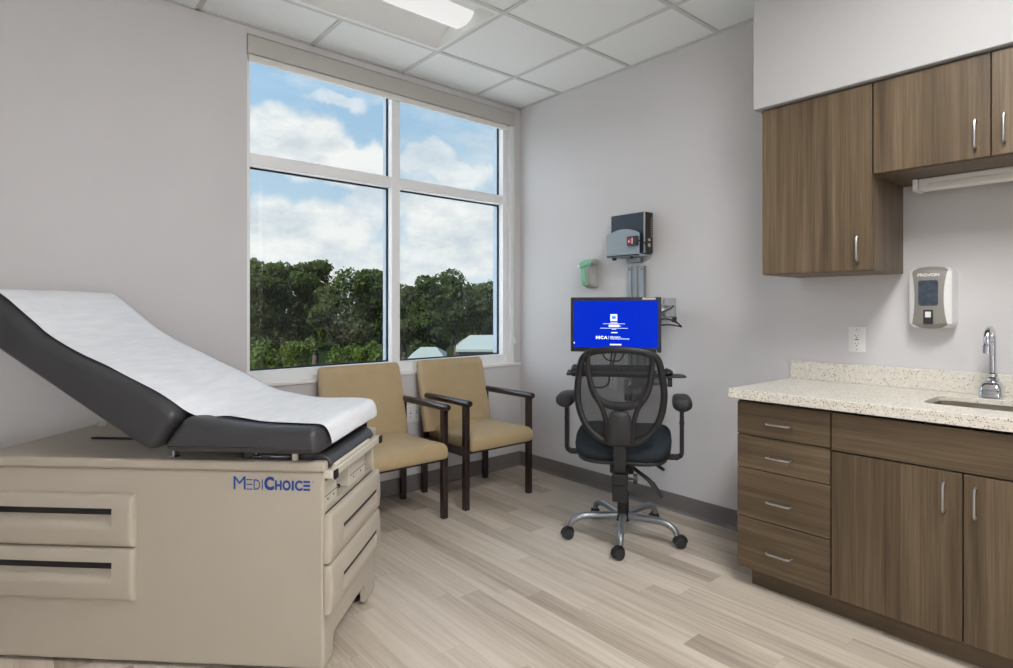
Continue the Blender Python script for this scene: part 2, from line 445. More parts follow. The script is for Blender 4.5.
m = MB(); frame_bars(m, GYY+.006, EY); m.build('exterior_frame', M['extframe'], win, smooth=False)
m = MB()
panes = [(LX, MX0, BZ, TZ0), (MX1, RX0, BZ, TZ0), (LX, MX0, TZ1, HZ), (MX1, RX0, TZ1, HZ)]
for a, b, c, d in panes:
    g = .009
    for x0, x1, z0, z1 in ((a, a+g, c, d), (b-g, b, c, d), (a, b, c, c+g), (a, b, d-g, d)):
        m.box(x0, x1, GYY-.0058, GYY+.0058, z0, z1)
m.build('gasket', M['gasket'], win, smooth=False)
for a, b, c, d in panes:
    q = MB(); v = [q.bm.verts.new(p) for p in ((a, GYY, c), (b, GYY, c), (b, GYY, d), (a, GYY, d))]; q.face(v)
    q.build('window_pane', M['glass'], win, smooth=False)
m = MB(); m.box(RX1, WX1, YW+.012, EY, WZ0+.002, WZ1); m.build('side_channel', M['frame'], win, bevel=.003)
m = MB(); m.box(WX0-.004, XW-.002, YW-.014, YW, .772, .792); m.box(WX0, WX1, YW, FY+.01, WZ0-.0, .792)
struct(m.build('trim_1', M['trimwhite'], bevel=.003), 'white window sill')

# roller blind, rolled up into its cassette
bl = thing('roller_blind', 'rolled up roller blind in a grey valance across the top of the window', 'blind', (0, YW, 2.594))
m = MB(); m.prism([(-.003, .008), (-.003, .108), (.036, .108), (.036, .03), (.03, .008)], 0, WX0+.003, WX1-.002)
m.build('valance', M['blind'], bl, bevel=.003)
m = MB(); m.box(WX0+.012, RX0+.02, .010, .032, -.030, .008); m.build('hem_bar', M['hem'], bl, bevel=.006, seg=3)
m = MB(); m.tube([(2.966, -.004, .01), (2.966, -.006, -.7), (2.968, -.004, -1.62)], .003, 6)
m.tube([(2.974, -.004, .01), (2.974, -.006, -.7), (2.968, -.004, -1.62)], .003, 6)
ch = m.build('pull_chain', M['hem'], bl)
m = MB(); m.lathe([(.002, .025), (.006, .02), (.008, .008), (.013, -.004), (.013, -.016), (.004, -.026)], (2.968, -.0145, -1.635), 14); m.build('chain_weight', M['whiteplastic'], ch)

# ------------------------------------------------------------------ ceiling lights
def troffer(x0, x1, y0, y1, label):
    w, L = y1-y0, x1-x0
    t = thing('ceiling_light', label, 'ceiling light', ((x0+x1)/2, (y0+y1)/2, CEIL), 0, None)
    hw, hl = w/2-.0125, L/2-.0125
    m = MB(); f = .02
    m.box(-hl, hl, -hw, -hw+f, 0, .008); m.box(-hl, hl, hw-f, hw, 0, .008)
    m.box(-hl, -hl+f, -hw+f, hw-f, 0, .008); m.box(hl-f, hl, -hw+f, hw-f, 0, .008)
    m.build('frame', M['reflector'], t, smooth=False)
    # reflector wings: curved section swept along the fitting, closed by end plates
    prof = []
    for k in range(9):
        a = k/8; prof.append((-hw+f+(hw-f-.095)*a, .008+.075*math.sin(a*math.pi/2)))
    m = MB(); i0, i1 = -hl+f, hl-f
    full = prof+[(-y, z) for y, z in prof[::-1]]
    V = [[m.bm.verts.new((x, y, z)) for y, z in full] for x in (i0, i1)]
    for i in range(len(full)-1): m.face([V[0][i], V[0][i+1], V[1][i+1], V[1][i]])
    for x in (i0, i1):
        e = [m.bm.verts.new((x, y, z)) for y, z in full]; m.face(e)
    m.build('reflector', M['reflector'], t)
    m = MB(); arc = [(  .098*math.cos(math.pi*k/12),   .078-.048*math.sin(math.pi*k/12)) for k in range(13)]
    V = [[m.bm.verts.new((x, y, z)) for y, z in arc] for x in (i0+.004, i1-.004)]
    for i in range(12): m.face([V[0][i], V[0][i+1], V[1][i+1], V[1][i]])
    m.build('lens', M['lens'], t); return t
troffer(*LIGHTS[0], 'recessed ceiling troffer with a lit curved lens beside the window')
troffer(*LIGHTS[1], 'added ceiling troffer overhead out of the frame, for extra light')  # fitting added out of view to brighten the room

# ------------------------------------------------------------------ wall cabinets
def pull(c, axis, parent, L=.1, out=.028, x0=0):
    """bow handle standing off a front that faces -x; c is its centre on the front"""
    m = MB(); h = L/2; d = Vector((0, 1, 0)) if axis == 'y' else Vector((0, 0, 1)); c = Vector(c); n = Vector((-1, 0, 0))
    pts = [c-d*h+n*0, c-d*h+n*(out-.012), c-d*(h-.004)+n*(out-.004), c-d*(h-.014)+n*out, c+d*(h-.014)+n*out, c+d*(h-.004)+n*(out-.004), c+d*h+n*(out-.012), c+d*h]
    m.tube(pts, .0042, 10, up=(0, 0, 1) if axis == 'y' else (0, 1, 0))
    return m.build('handle', M['nickel'], parent)
def front(name, parent, x, y0, y1, z0, z1, mat, hc=None, axis='z'):
    m = MB(); g = .0022; m.box(x, x+.019, y0+g, y1-g, z0+g, z1-g)
    o = m.build(name, mat, parent, bevel=.0012)
    if hc: pull((x, hc[0], hc[1]), axis, o)
    return o
def carcass(parent, x0, x1, y0, y1, z0, z1, ends=M['woodv'], t=.018):
    m = MB(); m.box(x0+.0005, x1, y0+t, y1-t, z0+t, z1-t); m.build('cabinet_body', M['carcass'], parent, smooth=False)
    m = MB(); m.box(x0, x1, y0, y0+t, z0, z1); m.box(x0, x1, y1-t, y1, z0, z1); m.box(x0, x1, y0+t, y1-t, z0, z0+t); m.box(x0, x1, y0+t, y1-t, z1-t, z1)
    m.build('side_panels', ends, parent, smooth=False)
XU = 2.654
c = thing('wall_cabinet', 'tall brown wood grain wall cabinet with one door, left of the shorter cabinet', 'cabinet', (0, 0, 0))
carcass(c, XU+.0195, XW, .840, 1.293, 1.361, 2.118)
front('door', c, XU, .840, 1.293, 1.361, 2.116, M['woodv'], (.889, 1.450))
c = thing('wall_cabinet', 'short brown wood grain wall cabinet with two doors above the soap dispenser', 'cabinet', (0, 0, 0))
carcass(c, XU+.0195, XW, .062, .838, 1.746, 2.118)
front('door', c, XU, .466, .838, 1.746, 2.116, M['woodv'], (.508, 1.833))
front('door', c, XU, .062, .466, 1.746, 2.116, M['woodv'], (.428, 1.838))
# under-cabinet light
u = thing('under_cabinet_light', 'white strip light fixed under the short wall cabinet', 'light', (2.93, 0, 1.746))
m = MB(); m.box(-.045, .045, .075, .745, -.045, -.0005); m.build('housing', M['whiteplastic'], u, bevel=.006, seg=3)
m = MB(); m.box(-.047, -.012, .08, .715, -.052, -.02); m.build('diffuser', M['hem'], u, bevel=.008, seg=3)
m = MB(); m.box(-.048, .047, .7452, .765, -.05, -.0005); m.build('end_cap', M['whiteplastic'], u, bevel=.004)

# ------------------------------------------------------------------ base cabinets, counter, sink
XB = 2.44
c = thing('drawer_cabinet', 'brown wood grain base cabinet with four drawers at the left end of the counter', 'cabinet')
carcass(c, XB+.0195, XW-.001, .9165, 1.30, .085, .8365)
for z0, z1, hz in ((.6625, .806, .725), (.52, .6625, .585), (.308, .52, .398), (.085, .308, .185)):
    front('drawer', c, XB, .9165, 1.30, z0, z1, M['woodh'], (1.113, hz), 'y')
m = MB(); m.box(2.50, 2.52, .9165, 1.262, 0, .0845); m.box(2.52, XW-.02, 1.24, 1.262, 0, .0845); m.build('toe_kick', M['woodh'], c, smooth=False)
c = thing('sink_cabinet', 'brown wood grain base cabinet with two doors under the sink', 'cabinet')
m = MB(); x0, x1, y0, y1, z0, z1, t_ = XB+.0195, XW-.001, .062, .9155, .085, .8365, .018
m.box(x0, x1, y0, y0+t_, z0, z1); m.box(x0, x1, y1-t_, y1, z0, z1); m.box(x0, x1, y0+t_, y1-t_, z0, z0+t_); m.box(x1-.008, x1, y0+t_, y1-t_, z0+t_, z1)
m.box(x0, x0+.02, y0+t_, y1-t_, .64, .68); m.box(x0, x0+.02, y0+t_, y1-t_, z1-.03, z1)
m.build('cabinet_body', M['carcass'], c, smooth=False)
front('false_front', c, XB, .062, .9155, .657, .806, M['woodh'])
front('door', c, XB, .502, .9155, .085, .655, M['woodv'], (.552, .566))
front('door', c, XB, .062, .502, .085, .655, M['woodv'], (.467, .566))
m = MB(); m.box(2.50, 2.52, .062, .9155, 0, .0845); m.build('toe_kick', M['woodh'], c, smooth=False)

ct = thing('countertop', 'cream speckled quartz countertop with backsplash and sink cutout', 'countertop', (0, 0, .8165))
def rrect(x0, x1, y0, y1, r, n=5):
    out = []
    for cx, cy, a0 in ((x1-r, y1-r, 0), (x0+r, y1-r, 90), (x0+r, y0+r, 180), (x1-r, y0+r, 270)):
        for k in range(n+1):
            a = R(a0+90*k/n); out.append((cx+r*math.cos(a), cy+r*math.sin(a)))
    return out
SX0, SX1, SY0, SY1 = 2.60, 2.885, .16, .665
m = MB(); H_ = .0405
outer = [(2.415, .0595), (XW-.001, .0595), (XW-.001, 1.326), (2.415, 1.326)]; inner = rrect(SX0, SX1, SY0, SY1, .05)
L = {}
HB = .0205
for z in (HB, H_):
    E = []
    for nm, poly in (('o', outer), ('i', inner)):
        vs = [m.bm.verts.new((x, y, z)) for x, y in poly]; L[nm, z] = vs
        for i in range(len(vs)): E.append(m.bm.edges.new((vs[i], vs[(i+1) % len(vs)])))
    bmesh.ops.triangle_fill(m.bm, use_beauty=True, edges=E)
for nm in 'oi':
    a, b = L[nm, HB], L[nm, H_]
    for i in range(len(a)): m.face([a[i], a[(i+1) % len(a)], b[(i+1) % len(a)], b[i]])
m.box(2.415, 2.4385, .0595, 1.326, 0, HB); m.box(2.4385, XW-.001, 1.3015, 1.326, 0, HB)
m.build('worktop', M['quartz'], ct, bevel=.0012)
m = MB(); m.box(XW-.021, XW-.001, .0595, 1.326, H_, H_+.087); m.build('backsplash', M['quartz'], ct, bevel=.002)
sk = thing('sink', 'stainless steel undermount sink in the countertop', 'sink', (0, 0, .8365))
m = MB(); rings = []
for d, z in ((.012, -.0005), (-.002, -.0006), (-.004, -.09), (-.02, -.125), (-.05, -.135), (-.11, -.138)):
    rings.append([(x, y, z) for x, y in rrect(SX0-d, SX1+d, SY0-d, SY1+d, max(.015, .05+d*.6))])
V = m.rings(rings, cap=False); m.face(V[-1]); m.build('basin', M['steel'], sk)
m = MB(); m.lathe([(.003, -.1379), (.04, -.1379), (.04, -.1355), (.03, -.134), (.003, -.1345)], (2.74, .41, 0), 20); m.build('drain', M['chrome'], sk)
# sensor faucet
fx, fy, fz = 2.955, .514, .857
fa = thing('faucet', 'chrome gooseneck sensor faucet behind the sink', 'faucet', (fx, fy, fz), 0)
m = MB()
rings = []
for z, wy, dx0, dx1 in ((.0003, .037, -.05, .028), (.022, .0365, -.05, .028), (.046, .034, -.044, .026), (.060, .029, -.034, .024), (.067, .020, -.02, .02)):
    rings.append([(x, y, z) for x, y in rrect(dx0, dx1, -wy, wy, min(.016, wy*.6), 4)])
m.rings(rings); m.build('body', M['chrome'], fa)
m = MB(); m.rings([[(x, y, z) for x, y in rrect(-.027, .027, -.010, .010, .0095, 4)] for z in (-.004, .0012)])
m.build('sensor_window', M['blackplastic'], fa, matrix=frame_m((-.0470, 0, .026), (0, -1, 0), (.2, 0, 1)))
m = MB(); m.lathe([(.021, .060), (.022, .076), (.017, .082), (.0175, .094), (.0125, .100)], (0, 0, 0), 20); m.build('collar', M['chrome'], fa)
m = MB(); r_ = .047; pts = [(0, 0, .095), (0, 0, .15), (0, 0, .215)]
for k in range(1, 13):
    a = math.pi*k/12; pts.append((-r_+r_*math.cos(a), 0, .225+r_*math.sin(a)))
pts += [(-2*r_, 0, .21)]
m.tube(pts, .0115, 16, up=(0, 1, 0)); m.build('neck', M['chrome'], fa)
m = MB(); m.lathe([(.0115, .0), (.0145, -.004), (.0145, -.034), (.011, -.037)], (-2*r_, 0, .213), 18); m.build('aerator', M['chrome'], fa)

# ------------------------------------------------------------------ soap dispenser and outlets on the monitor wall
sd = thing('soap_dispenser', 'white and grey soap dispenser on the wall above the sink', 'soap dispenser', (XW, .722, 1.126))
# body: rounded shell, width along y, standing off the wall towards -x
SW, SH, SD = .062, .252, .1
def shell(mb, w0, w1, d, z0, z1, bulge, n=14, xb=-.0005):
    rings = []
    for i in range(n+1):
        a = i/n; z = z0+(z1-z0)*a
        e = min(1, min(a, 1-a)*9); e = math.sqrt(1-(1-e)**2) if e < 1 else 1
        dd = (d-.02)+.02*e; k = bulge*math.sin(a*math.pi)
        w = w0-.012*(1-e)
        ring = [(xb, -w, z), (xb, w, z)]
        for j in range(11):
            b = j/10*math.pi; ring.append((-dd*(.62+.38*math.sin(b)**.6)-k*math.sin(b), w*math.cos(b)*(1 if 0 < j < 10 else 1), z))
        rings.append(ring)
    mb.rings(rings)
m = MB(); shell(m, .079, .079, .088, 0, .252, .006); m.build('shell', M['whiteplastic'], sd)
m = MB()
rings = []
for i in range(17):       # waisted grey face plate wrapped over the front
    a = i/16; z = -.004+.262*a; w = .050+.013*(2*a-1)**2
    e = min(1, min(a, 1-a)*10); dd = .068+.03*math.sqrt(max(0, 1-(1-e)**2))+.006*math.sin(a*math.pi)
    top = .012*(1 if False else 0)
    ring = []
    for j in range(9):
        y = -w+2*w*j/8; ring.append((-dd+.009*(y/w)**2, y, z-.010*(y/w)**2*(2*a-1)))
    ring += [(-.05, w, z-.010*(2*a-1)), (-.05, -w, z-.010*(2*a-1))]
    rings.append(ring)
m.rings(rings); fp = m.build('face_plate', M['taupe'], sd)
fm = frame_m((-.1045, 0, .147), (0, -1, 0), (0, 0, 1))
m = MB()
m.rings([[(x, y*(1 if y > 0 else 1), z) for x, y in rrect(-.034, .034, -.052, .052, .008, 4)] for z in (-.006, .0015)])
m.build('refill_window', M['smoke'], fp, matrix=fm)
m = MB(); m.rings([[(x, y, z) for x, y in rrect(-.017, .017, -.030, .030, .004, 3)] for z in (-.006, .0012)])
m.build('nozzle_recess', M['midplastic'], fp, matrix=frame_m((-.1025, 0, .046), (0, -1, 0), (0, 0, 1)))
m = MB(); m.rings([[(x, y, z) for x, y in rrect(-.010, .010, -.012, .012, .002, 3)] for z in (.0, .003)])
m.build('nozzle', M['whiteplastic'], fp, matrix=frame_m((-.1025, 0, .056), (0, -1, 0), (0, 0, 1)))
text('lettering', 'PROVON', .0175, M['whiteplastic'], fp, frame_m((-.1012, 0, .216), (0, -1, 0), (.16, 0, 1)), bold=.0005, align='CENTER', sx=1.08)

def outlet(y, z, label, wall='r', x=0, kind='gfci', name='wall_outlet'):
    """faceplate in local coords: x across, y up, z out of the wall"""
    if wall == 'r': mt = frame_m((XW-.0002, y, z), (0, -1, 0), (0, 0, 1))
    else: mt = frame_m((x, YW-.0002, z), (1, 0, 0), (0, 0, 1))
    t = thing(name, label, 'outlet'); t.matrix_world = mt
    n = 2 if kind == 'double' else 1
    m = MB(); hw = .036 if n == 1 else .059
    m.rings([[(a, b, 0) for a, b in rrect(-hw, hw, -.059, .059, .004, 3)], [(a, b, .004) for a, b in rrect(-hw, hw, -.059, .059, .004, 3)], [(a, b, .006) for a, b in rrect(-hw+.004, hw-.004, -.055, .055, .003, 3)]])
    m.build('faceplate', M['whiteplastic'], t)
    for i in range(n):
        cx = 0 if n == 1 else (-.023+.046*i)
        m = MB(); m.rings([[(a+cx, b, zz) for a, b in rrect(-.0165, .0165, -.0335, .0335, .002, 3)] for zz in (.0055, .0075)])
        r = m.build('receptacle', M['trimwhite'], t)
        m = MB()
        if kind == 'data': m.box(cx-.008, cx+.008, -.006, .006, .0072, .0082)
        else:
            for s_ in (.019, -.019):
                m.box(cx-.0075, cx-.0055, s_-.004, s_+.004, .0072, .0079); m.box(cx+.0055, cx+.0075, s_-.003, s_+.003, .0072, .0079)
                m.cyl((cx, s_-.0095, .0072), (cx, s_-.0095, .0079), .0028, seg=10)
            m.box(cx-.008, cx+.008, -.002, .002, .0072, .0082)
        m.build('slots', M['blackplastic'], r, smooth=False)
    for s_ in (.047, -.047):
        m = MB(); m.cyl((0, s_, .0055), (0, s_, .0066), .003, seg=10); m.build('screw', M['greyplastic'], t)
    return t
outlet(1.025, 1.062, 'white duplex wall outlet above the counter, left of the soap dispenser')
outlet(0, .512, 'white double wall outlet low on the window wall behind the armchairs', 'b', 2.065, 'double')
outlet(2.47, .735, 'white wall outlet on the monitor wall behind the office chair back', 'r')
outlet(2.68, .735, 'white cable outlet under the keyboard tray, nearer the window', 'r', kind='data')

# ------------------------------------------------------------------ exam table (x towards the foot end, y across, origin at the near front corner)
TR = R(-44.55)
et = thing('exam_table', 'cream exam table with black cushions, side drawers and white paper', 'exam table', (.8037, 1.8686, 0), TR)
L_, W_ = 1.228, .574
m = MB()
m.box(-L_, 0, 0, .02, .012, .666); m.box(-L_, 0, W_-.02, W_, .012, .666); m.box(-L_, -L_+.02, .02, W_-.02, .012, .666)
body = m.build('cabinet_body', M['table'], et, bevel=.012, seg=4)
m = MB(); m.box(-L_+.02, -.02, .02, W_-.02, .10, .118); m.box(-.38, -.006, .02, W_-.02, .520, .536); m.box(-.38, -.365, .02, W_-.02, .536, .664)
m.build('shelves', M['table'], et, bevel=.002)
# top slab notched at the foot end for the pull-out rest
m = MB(); m.prism([(-L_-.014, -.008), (.006, -.008), (.006, .030), (-.30, .030), (-.30, W_-.055), (.006, W_-.055), (.006, W_+.008), (-L_-.014, W_+.008)], 2, .6665, .700)
m.build('table_top', M['table'], et, bevel=.009, seg=4)
# front skirt with arch
def arch(m, x0, x1):
    y0, y1, a0, a1, zt, z1 = .002, W_-.002, .092, W_-.125, .088, .19
    pts = [(y0, .012), (a0, .012), (a0, zt-.022), (a0+.007, zt-.006), (a0+.022, zt), (a1-.022, zt), (a1-.007, zt-.006), (a1, zt-.022), (a1, .012), (y1, .012), (y1, z1), (y0, z1)]
    m.prism(pts, 0, x0, x1)
m = MB(); arch(m, -.024, -.002); m.build('front_skirt', M['table'], et, bevel=.003)
for x in (-.06, -L_+.06):
    for y in (.06, W_-.085):
        m = MB(); m.lathe([(.004, .0995), (.012, .0995), (.012, .02), (.024, .016), (.024, .004), (.021, 0), (.003, 0)], (x, y, 0), 16); m.build('leveling_foot', M['blackplastic'], et)

def hfield(xs, ys, fn):
    m = MB(); V = [[m.bm.verts.new((x, y, fn(x, y))) for y in ys] for x in xs]
    for i in range(len(xs)-1):
        for j in range(len(ys)-1): m.face([V[i][j], V[i+1][j], V[i+1][j+1], V[i][j+1]])
    border = [V[i][0] for i in range(len(xs))]+[V[-1][j] for j in range(1, len(ys))]+[V[i][-1] for i in range(len(xs)-2, -1, -1)]+[V[0][j] for j in range(len(ys)-2, 0, -1)]
    low = [m.bm.verts.new((v.co.x, v.co.y, 0)) for v in border]; n = len(border)
    for i in range(n): m.face([border[i], border[(i+1) % n], low[(i+1) % n], low[i]])
    m.face(low[::-1]); return m
def lin(a, b, n): return [a+(b-a)*i/n for i in range(n+1)]
def table_drawer(parent, w, h, mtx, sx0, sx1, z_dark0, z_dark1, z_scoop, bow, t0):
    """moulded drawer front with a finger scoop and a near-black box as its shade; local x across, y up, z out"""
    e = .0006
    xs = sorted(set([0, .003, .007, .012, .02]+lin(.03, sx0-e, 4)+[sx0+e]+lin(sx0+.012, sx1-.012, 16)+[sx1-e, sx1+e]+lin(sx1+.01, w-.03, 3)+[w-.02, w-.012, w-.007, w-.003, w]))
    ys = sorted(set([0, .003, .007, .012, .02, .03]+lin(.03, z_scoop, 4)+lin(z_scoop, z_dark0-e, 7)+[z_dark0+e, z_dark1-e, z_dark1+e]+lin(z_dark1+.006, h-.02, 4)+[h-.012, h-.007, h-.003, h]))
    def fn(x, y):
        d = min(x, w-x, y, h-y); rr = .012
        edge = 0 if d >= rr else rr-math.sqrt(max(0, rr*rr-(rr-d)**2))
        z = t0+bow*math.sin(math.pi*y/h)*(1-.55*abs(2*x/w-1)**3)-edge*.85
        if sx0 < x < sx1:
            if z_dark0 < y < z_dark1: z = .003
            elif z_scoop < y <= z_dark0:
                k = (y-z_scoop)/(z_dark0-z_scoop); z -= .019*min(1, k*1.6)
        return z
    o = hfield(xs, ys, fn).build('drawer', M['table'], parent, matrix=mtx, angle=40)
    s = MB(); s.box(sx0+.0007, sx1-.0007, z_dark0+.0007, z_dark1-.0007, .0015, t0+bow*.9-.0035); s.build('slot_shade', M['tabledark'], o, smooth=False)  # near-black box stands in for the shade inside the opening
    return o
for z0, z1 in ((.362, .522), (.193, .355)):
    table_drawer(et, W_-.004, z1-z0, frame_m((.0005, .002, z0), (0, 1, 0), (0, 0, 1)), .10, W_-.075, .084, .099, .036, .012, .022)
for z0, z1 in ((.406, .582), (.225, .401)):
    table_drawer(et, .566, z1-z0, frame_m((-1.214, -.0005, z0), (1, 0, 0), (0, 0, 1)), .07, .496, .110, .131, .066, .008, .020)
# foot end: pull-out rest, pull bar and stirrup housings
m = MB(); m.prism([(-.295, .672), (.010, .672), (.016, .682), (.004, .702), (-.02, .718), (-.295, .721)], 1, .036, W_-.061)
m.build('foot_rest', M['vinyl'], et, bevel=.005, seg=3)
m = MB(); m.box(-.012, .028, .012, W_-.008, .640, .668)
pb = m.build('pull_bar', M['ivory'], et, bevel=.005, seg=3)
m = MB(); m.tube([(.014, .05, .674), (.014, W_-.14, .674)], .009, 10); m.build('roll_edge', M['ivory'], pb)
for y0 in (.012, W_-.036):
    m = MB(); m.box(.0285, .037, y0, y0+.028, .639, .669); m.build('end_cap', M['blackplastic'], pb, bevel=.002)
for y0, y1 in ((.024, .142), (.27, .46)):
    m = MB(); m.prism([(y0, .5365), (y1, .5365), (y1, .618), (y1-.008, .628), (y0, .628)], 0, -.25, -.006)
    o = m.build('stirrup_housing', M['ivory'], et, bevel=.004)
    m = MB()
    for q in (.25, .7): m.cyl((-.0065, y0+(y1-y0)*q, .562), (-.0050, y0+(y1-y0)*q, .562), .004, seg=10)
    m.box(-.0062, -.0050, y0+.004, y1-.006, .575, .577); m.build('rivets', M['midplastic'], o, smooth=False)
m = MB(); m.cyl((-.2, .20, .56), (-.02, .20, .56), .009); m.cyl((-.2, .20, .60), (-.04, .20, .60), .007); m.box(-.05, -.035, .18, .22, .537, .615)
m.build('stirrup_rod', M['chrome'], et)
# top fittings under the cushions
m = MB(); m.prism([(-1.035, .276), (-1.02, .270), (-.78, .266), (-.78, .286), (-1.02, .286)], 2, .7003, .706); m.build('support_slot', M['tabledark'], et, smooth=False)
m = MB(); m.lathe([(.003, .02), (.016, .02), (.018, .012), (.018, .0002), (.003, .0002)], (-1.19, .525, .70), 14); m.build('stop_knob', M['ivory'], et)
m = MB(); m.box(-.536, -.528, .02, .05, .7003, .728); m.box(-.55, -.52, .02, .05, .7003, .703); m.build('hinge_bracket', M['chrome'], et, bevel=.001)
m = MB(); m.lathe([(.003, .0002), (.011, .0002), (.011, .025), (.003, .025)], (-.105, .02, .70), 14); m.build('cushion_post', M['ivory'], et)
m = MB(); m.tube(spline([(-.245, .03, .706), (-.20, .012, .715), (-.17, .008, .713), (-.12, .016, .712)]), .003, 8); m.cyl((-.245, .03, .7003), (-.245, .03, .728), .004); m.cyl((-.252, .018, .708), (-.238, .04, .708), .007)
m.build('release_lever', M['chrome'], et)
# letters on the side panel
def glyph(ch, x0, x1, h, bold):
    cu = bpy.data.curves.new('g', 'FONT'); cu.body = ch; cu.size = 1; cu.offset = bold; cu.resolution_u = 4
    t = bpy.data.objects.new('g', cu); COL.objects.link(t); bpy.context.view_layer.update()
    me = bpy.data.meshes.new_from_object(t.evaluated_get(bpy.context.evaluated_depsgraph_get()))
    bpy.data.objects.remove(t); bpy.data.curves.remove(cu)
    xs = [v.co.x for v in me.vertices]; ys = [v.co.y for v in me.vertices]
    sx = (x1-x0)/(max(xs)-min(xs)); sy = h/(max(ys)-min(ys))
    out = ([(x0+(v.co.x-min(xs))*sx, (v.co.y-min(ys))*sy) for v in me.vertices], [list(p.vertices) for p in me.polygons])
    bpy.data.meshes.remove(me); return out
def lettering(items, mat, parent, matrix, name='lettering'):
    m = MB()
    for it in items:
        if it[0] == '=':
            _, x0, x1, h, t = it
            for k in (0, .5, 1):
                c = t/2+(h-t)*k; V = [m.bm.verts.new(p) for p in ((x0, c-t/2, 0), (x1, c-t/2, 0), (x1, c+t/2, 0), (x0, c+t/2, 0))]; m.face(V)
        else:
            vs, fs = glyph(*it[:5]); dy = it[5] if len(it) > 5 else 0
            V = [m.bm.verts.new((x, y+dy, 0)) for x, y in vs]
            for f in fs: m.face([V[i] for i in f])
    return m.build(name, mat, parent, smooth=False, matrix=matrix)
k = .262/707
def X(a): return (a-143)*k
lettering([('M', X(143), X(255), .044, 0), ('=', X(263), X(318), .035, .0036), ('D', X(330), X(390), .0345, -.004), ('I', X(405), X(414), .0345, 0),
           ('C', X(428), X(520), .046, .05, -.001), ('H', X(528), X(590), .033, .045), ('O', X(596), X(672), .035, .045, -.001), ('I', X(681), X(702), .033, .03),
           ('C', X(710), X(782), .035, .045, -.001), ('=', X(788), X(850), .033, .0072), ('R', X(872), X(884), .007, 0, .026)],
          M['blue'], body, frame_m((-.3075, -.0012, .604), (1, 0, 0), (0, 0, 1)))
# cushions: side profile with rounded corners, puffed towards both long edges
def fillet(poly, radii, n=7):
    out = []; N = len(poly)
    for i in range(N):
        p0, p, p1 = (Vector(poly[i-1]), Vector(poly[i]), Vector(poly[(i+1) % N])); r = radii[i]
        if r <= 0: out.append(p.copy()); continue
        u = (p0-p); v = (p1-p); lu, lv = u.length, v.length; u.normalize(); v.normalize()
        ang = math.acos(max(-1, min(1, u.dot(v)))); d = min(r/math.tan(ang/2), lu*.48, lv*.48)
        a, b = p+u*d, p+v*d
        for k in range(n+1):
            t = k/n; out.append(a*(1-t)**2+p*2*t*(1-t)+b*t*t)
    return out
def resample(P, step):
    out = []; N = len(P)
    for i in range(N):
        a, b = P[i], P[(i+1) % N]; n = max(1, round((b-a).length/step))
        out += [a+(b-a)*k/n for k in range(n)]
    return out
def cushion(name, prof, radii, y0, y1, rv, rh):
    P = resample(fillet(prof, radii), .012); N = len(P)
    area = sum(P[i].x*P[(i+1) % N].y-P[(i+1) % N].x*P[i].y for i in range(N))
    nrm = []
    for i in range(N):
        t = Vector((0, 0))
        for q in (1, 2, 3): t += (P[(i+q) % N]-P[i-q]).normalized()
        t.normalize(); nrm.append(Vector((-t.y, t.x))*(1 if area > 0 else -1))
    m = MB(); rings = []
    def ring(y, ins): rings.append([(P[i].x+nrm[i].x*ins, y, P[i].y+nrm[i].y*ins) for i in range(N)])
    K = 9
    for k in range(K+1):
        th = math.pi/2*k/K; ring(y0+rh*(1-math.sin(th)), rv*(1-math.cos(th))) if False else ring(y0+rh*(1-math.cos(th)), rv*(1-math.sin(th)))
    for q in (.25, .5, .75): ring(y0+rh+(y1-y0-2*rh)*q, 0)
    for k in range(K, -1, -1):
        th = math.pi/2*k/K; ring(y1-rh*(1-math.cos(th)), rv*(1-math.sin(th)))
    m.rings(rings); return m.build(name, M['vinyl'], et, angle=75)
CB0, CB1, RV, RH = -.040, .608, .027, .050
seat_top = [(.07, .818), (.18, .818), (.29, .824), (.38, .836)]
sp = [(-.006, .726), (.010, .816)]+seat_top+[(.466, .848), (.560, .726)]
cushion('seat_cushion', [(-a, z) for a, z in sp], [.044, .044]+[0]*4+[.04, .05], CB0, CB1, RV, RH)
back_top = [(.545, .905), (.65, .958), (.765, 1.010), (.865, 1.053), (.965, 1.108), (1.075, 1.194)]
bp_ = [(.575, .720), (.474, .852)]+back_top+[(1.195, 1.282), (1.262, 1.205), (1.205, 1.118)]
cushion('back_cushion', [(-a, z) for a, z in bp_], [.055, .045]+[0]*6+[.06, .05, .06], CB0, CB1, RV, RH)
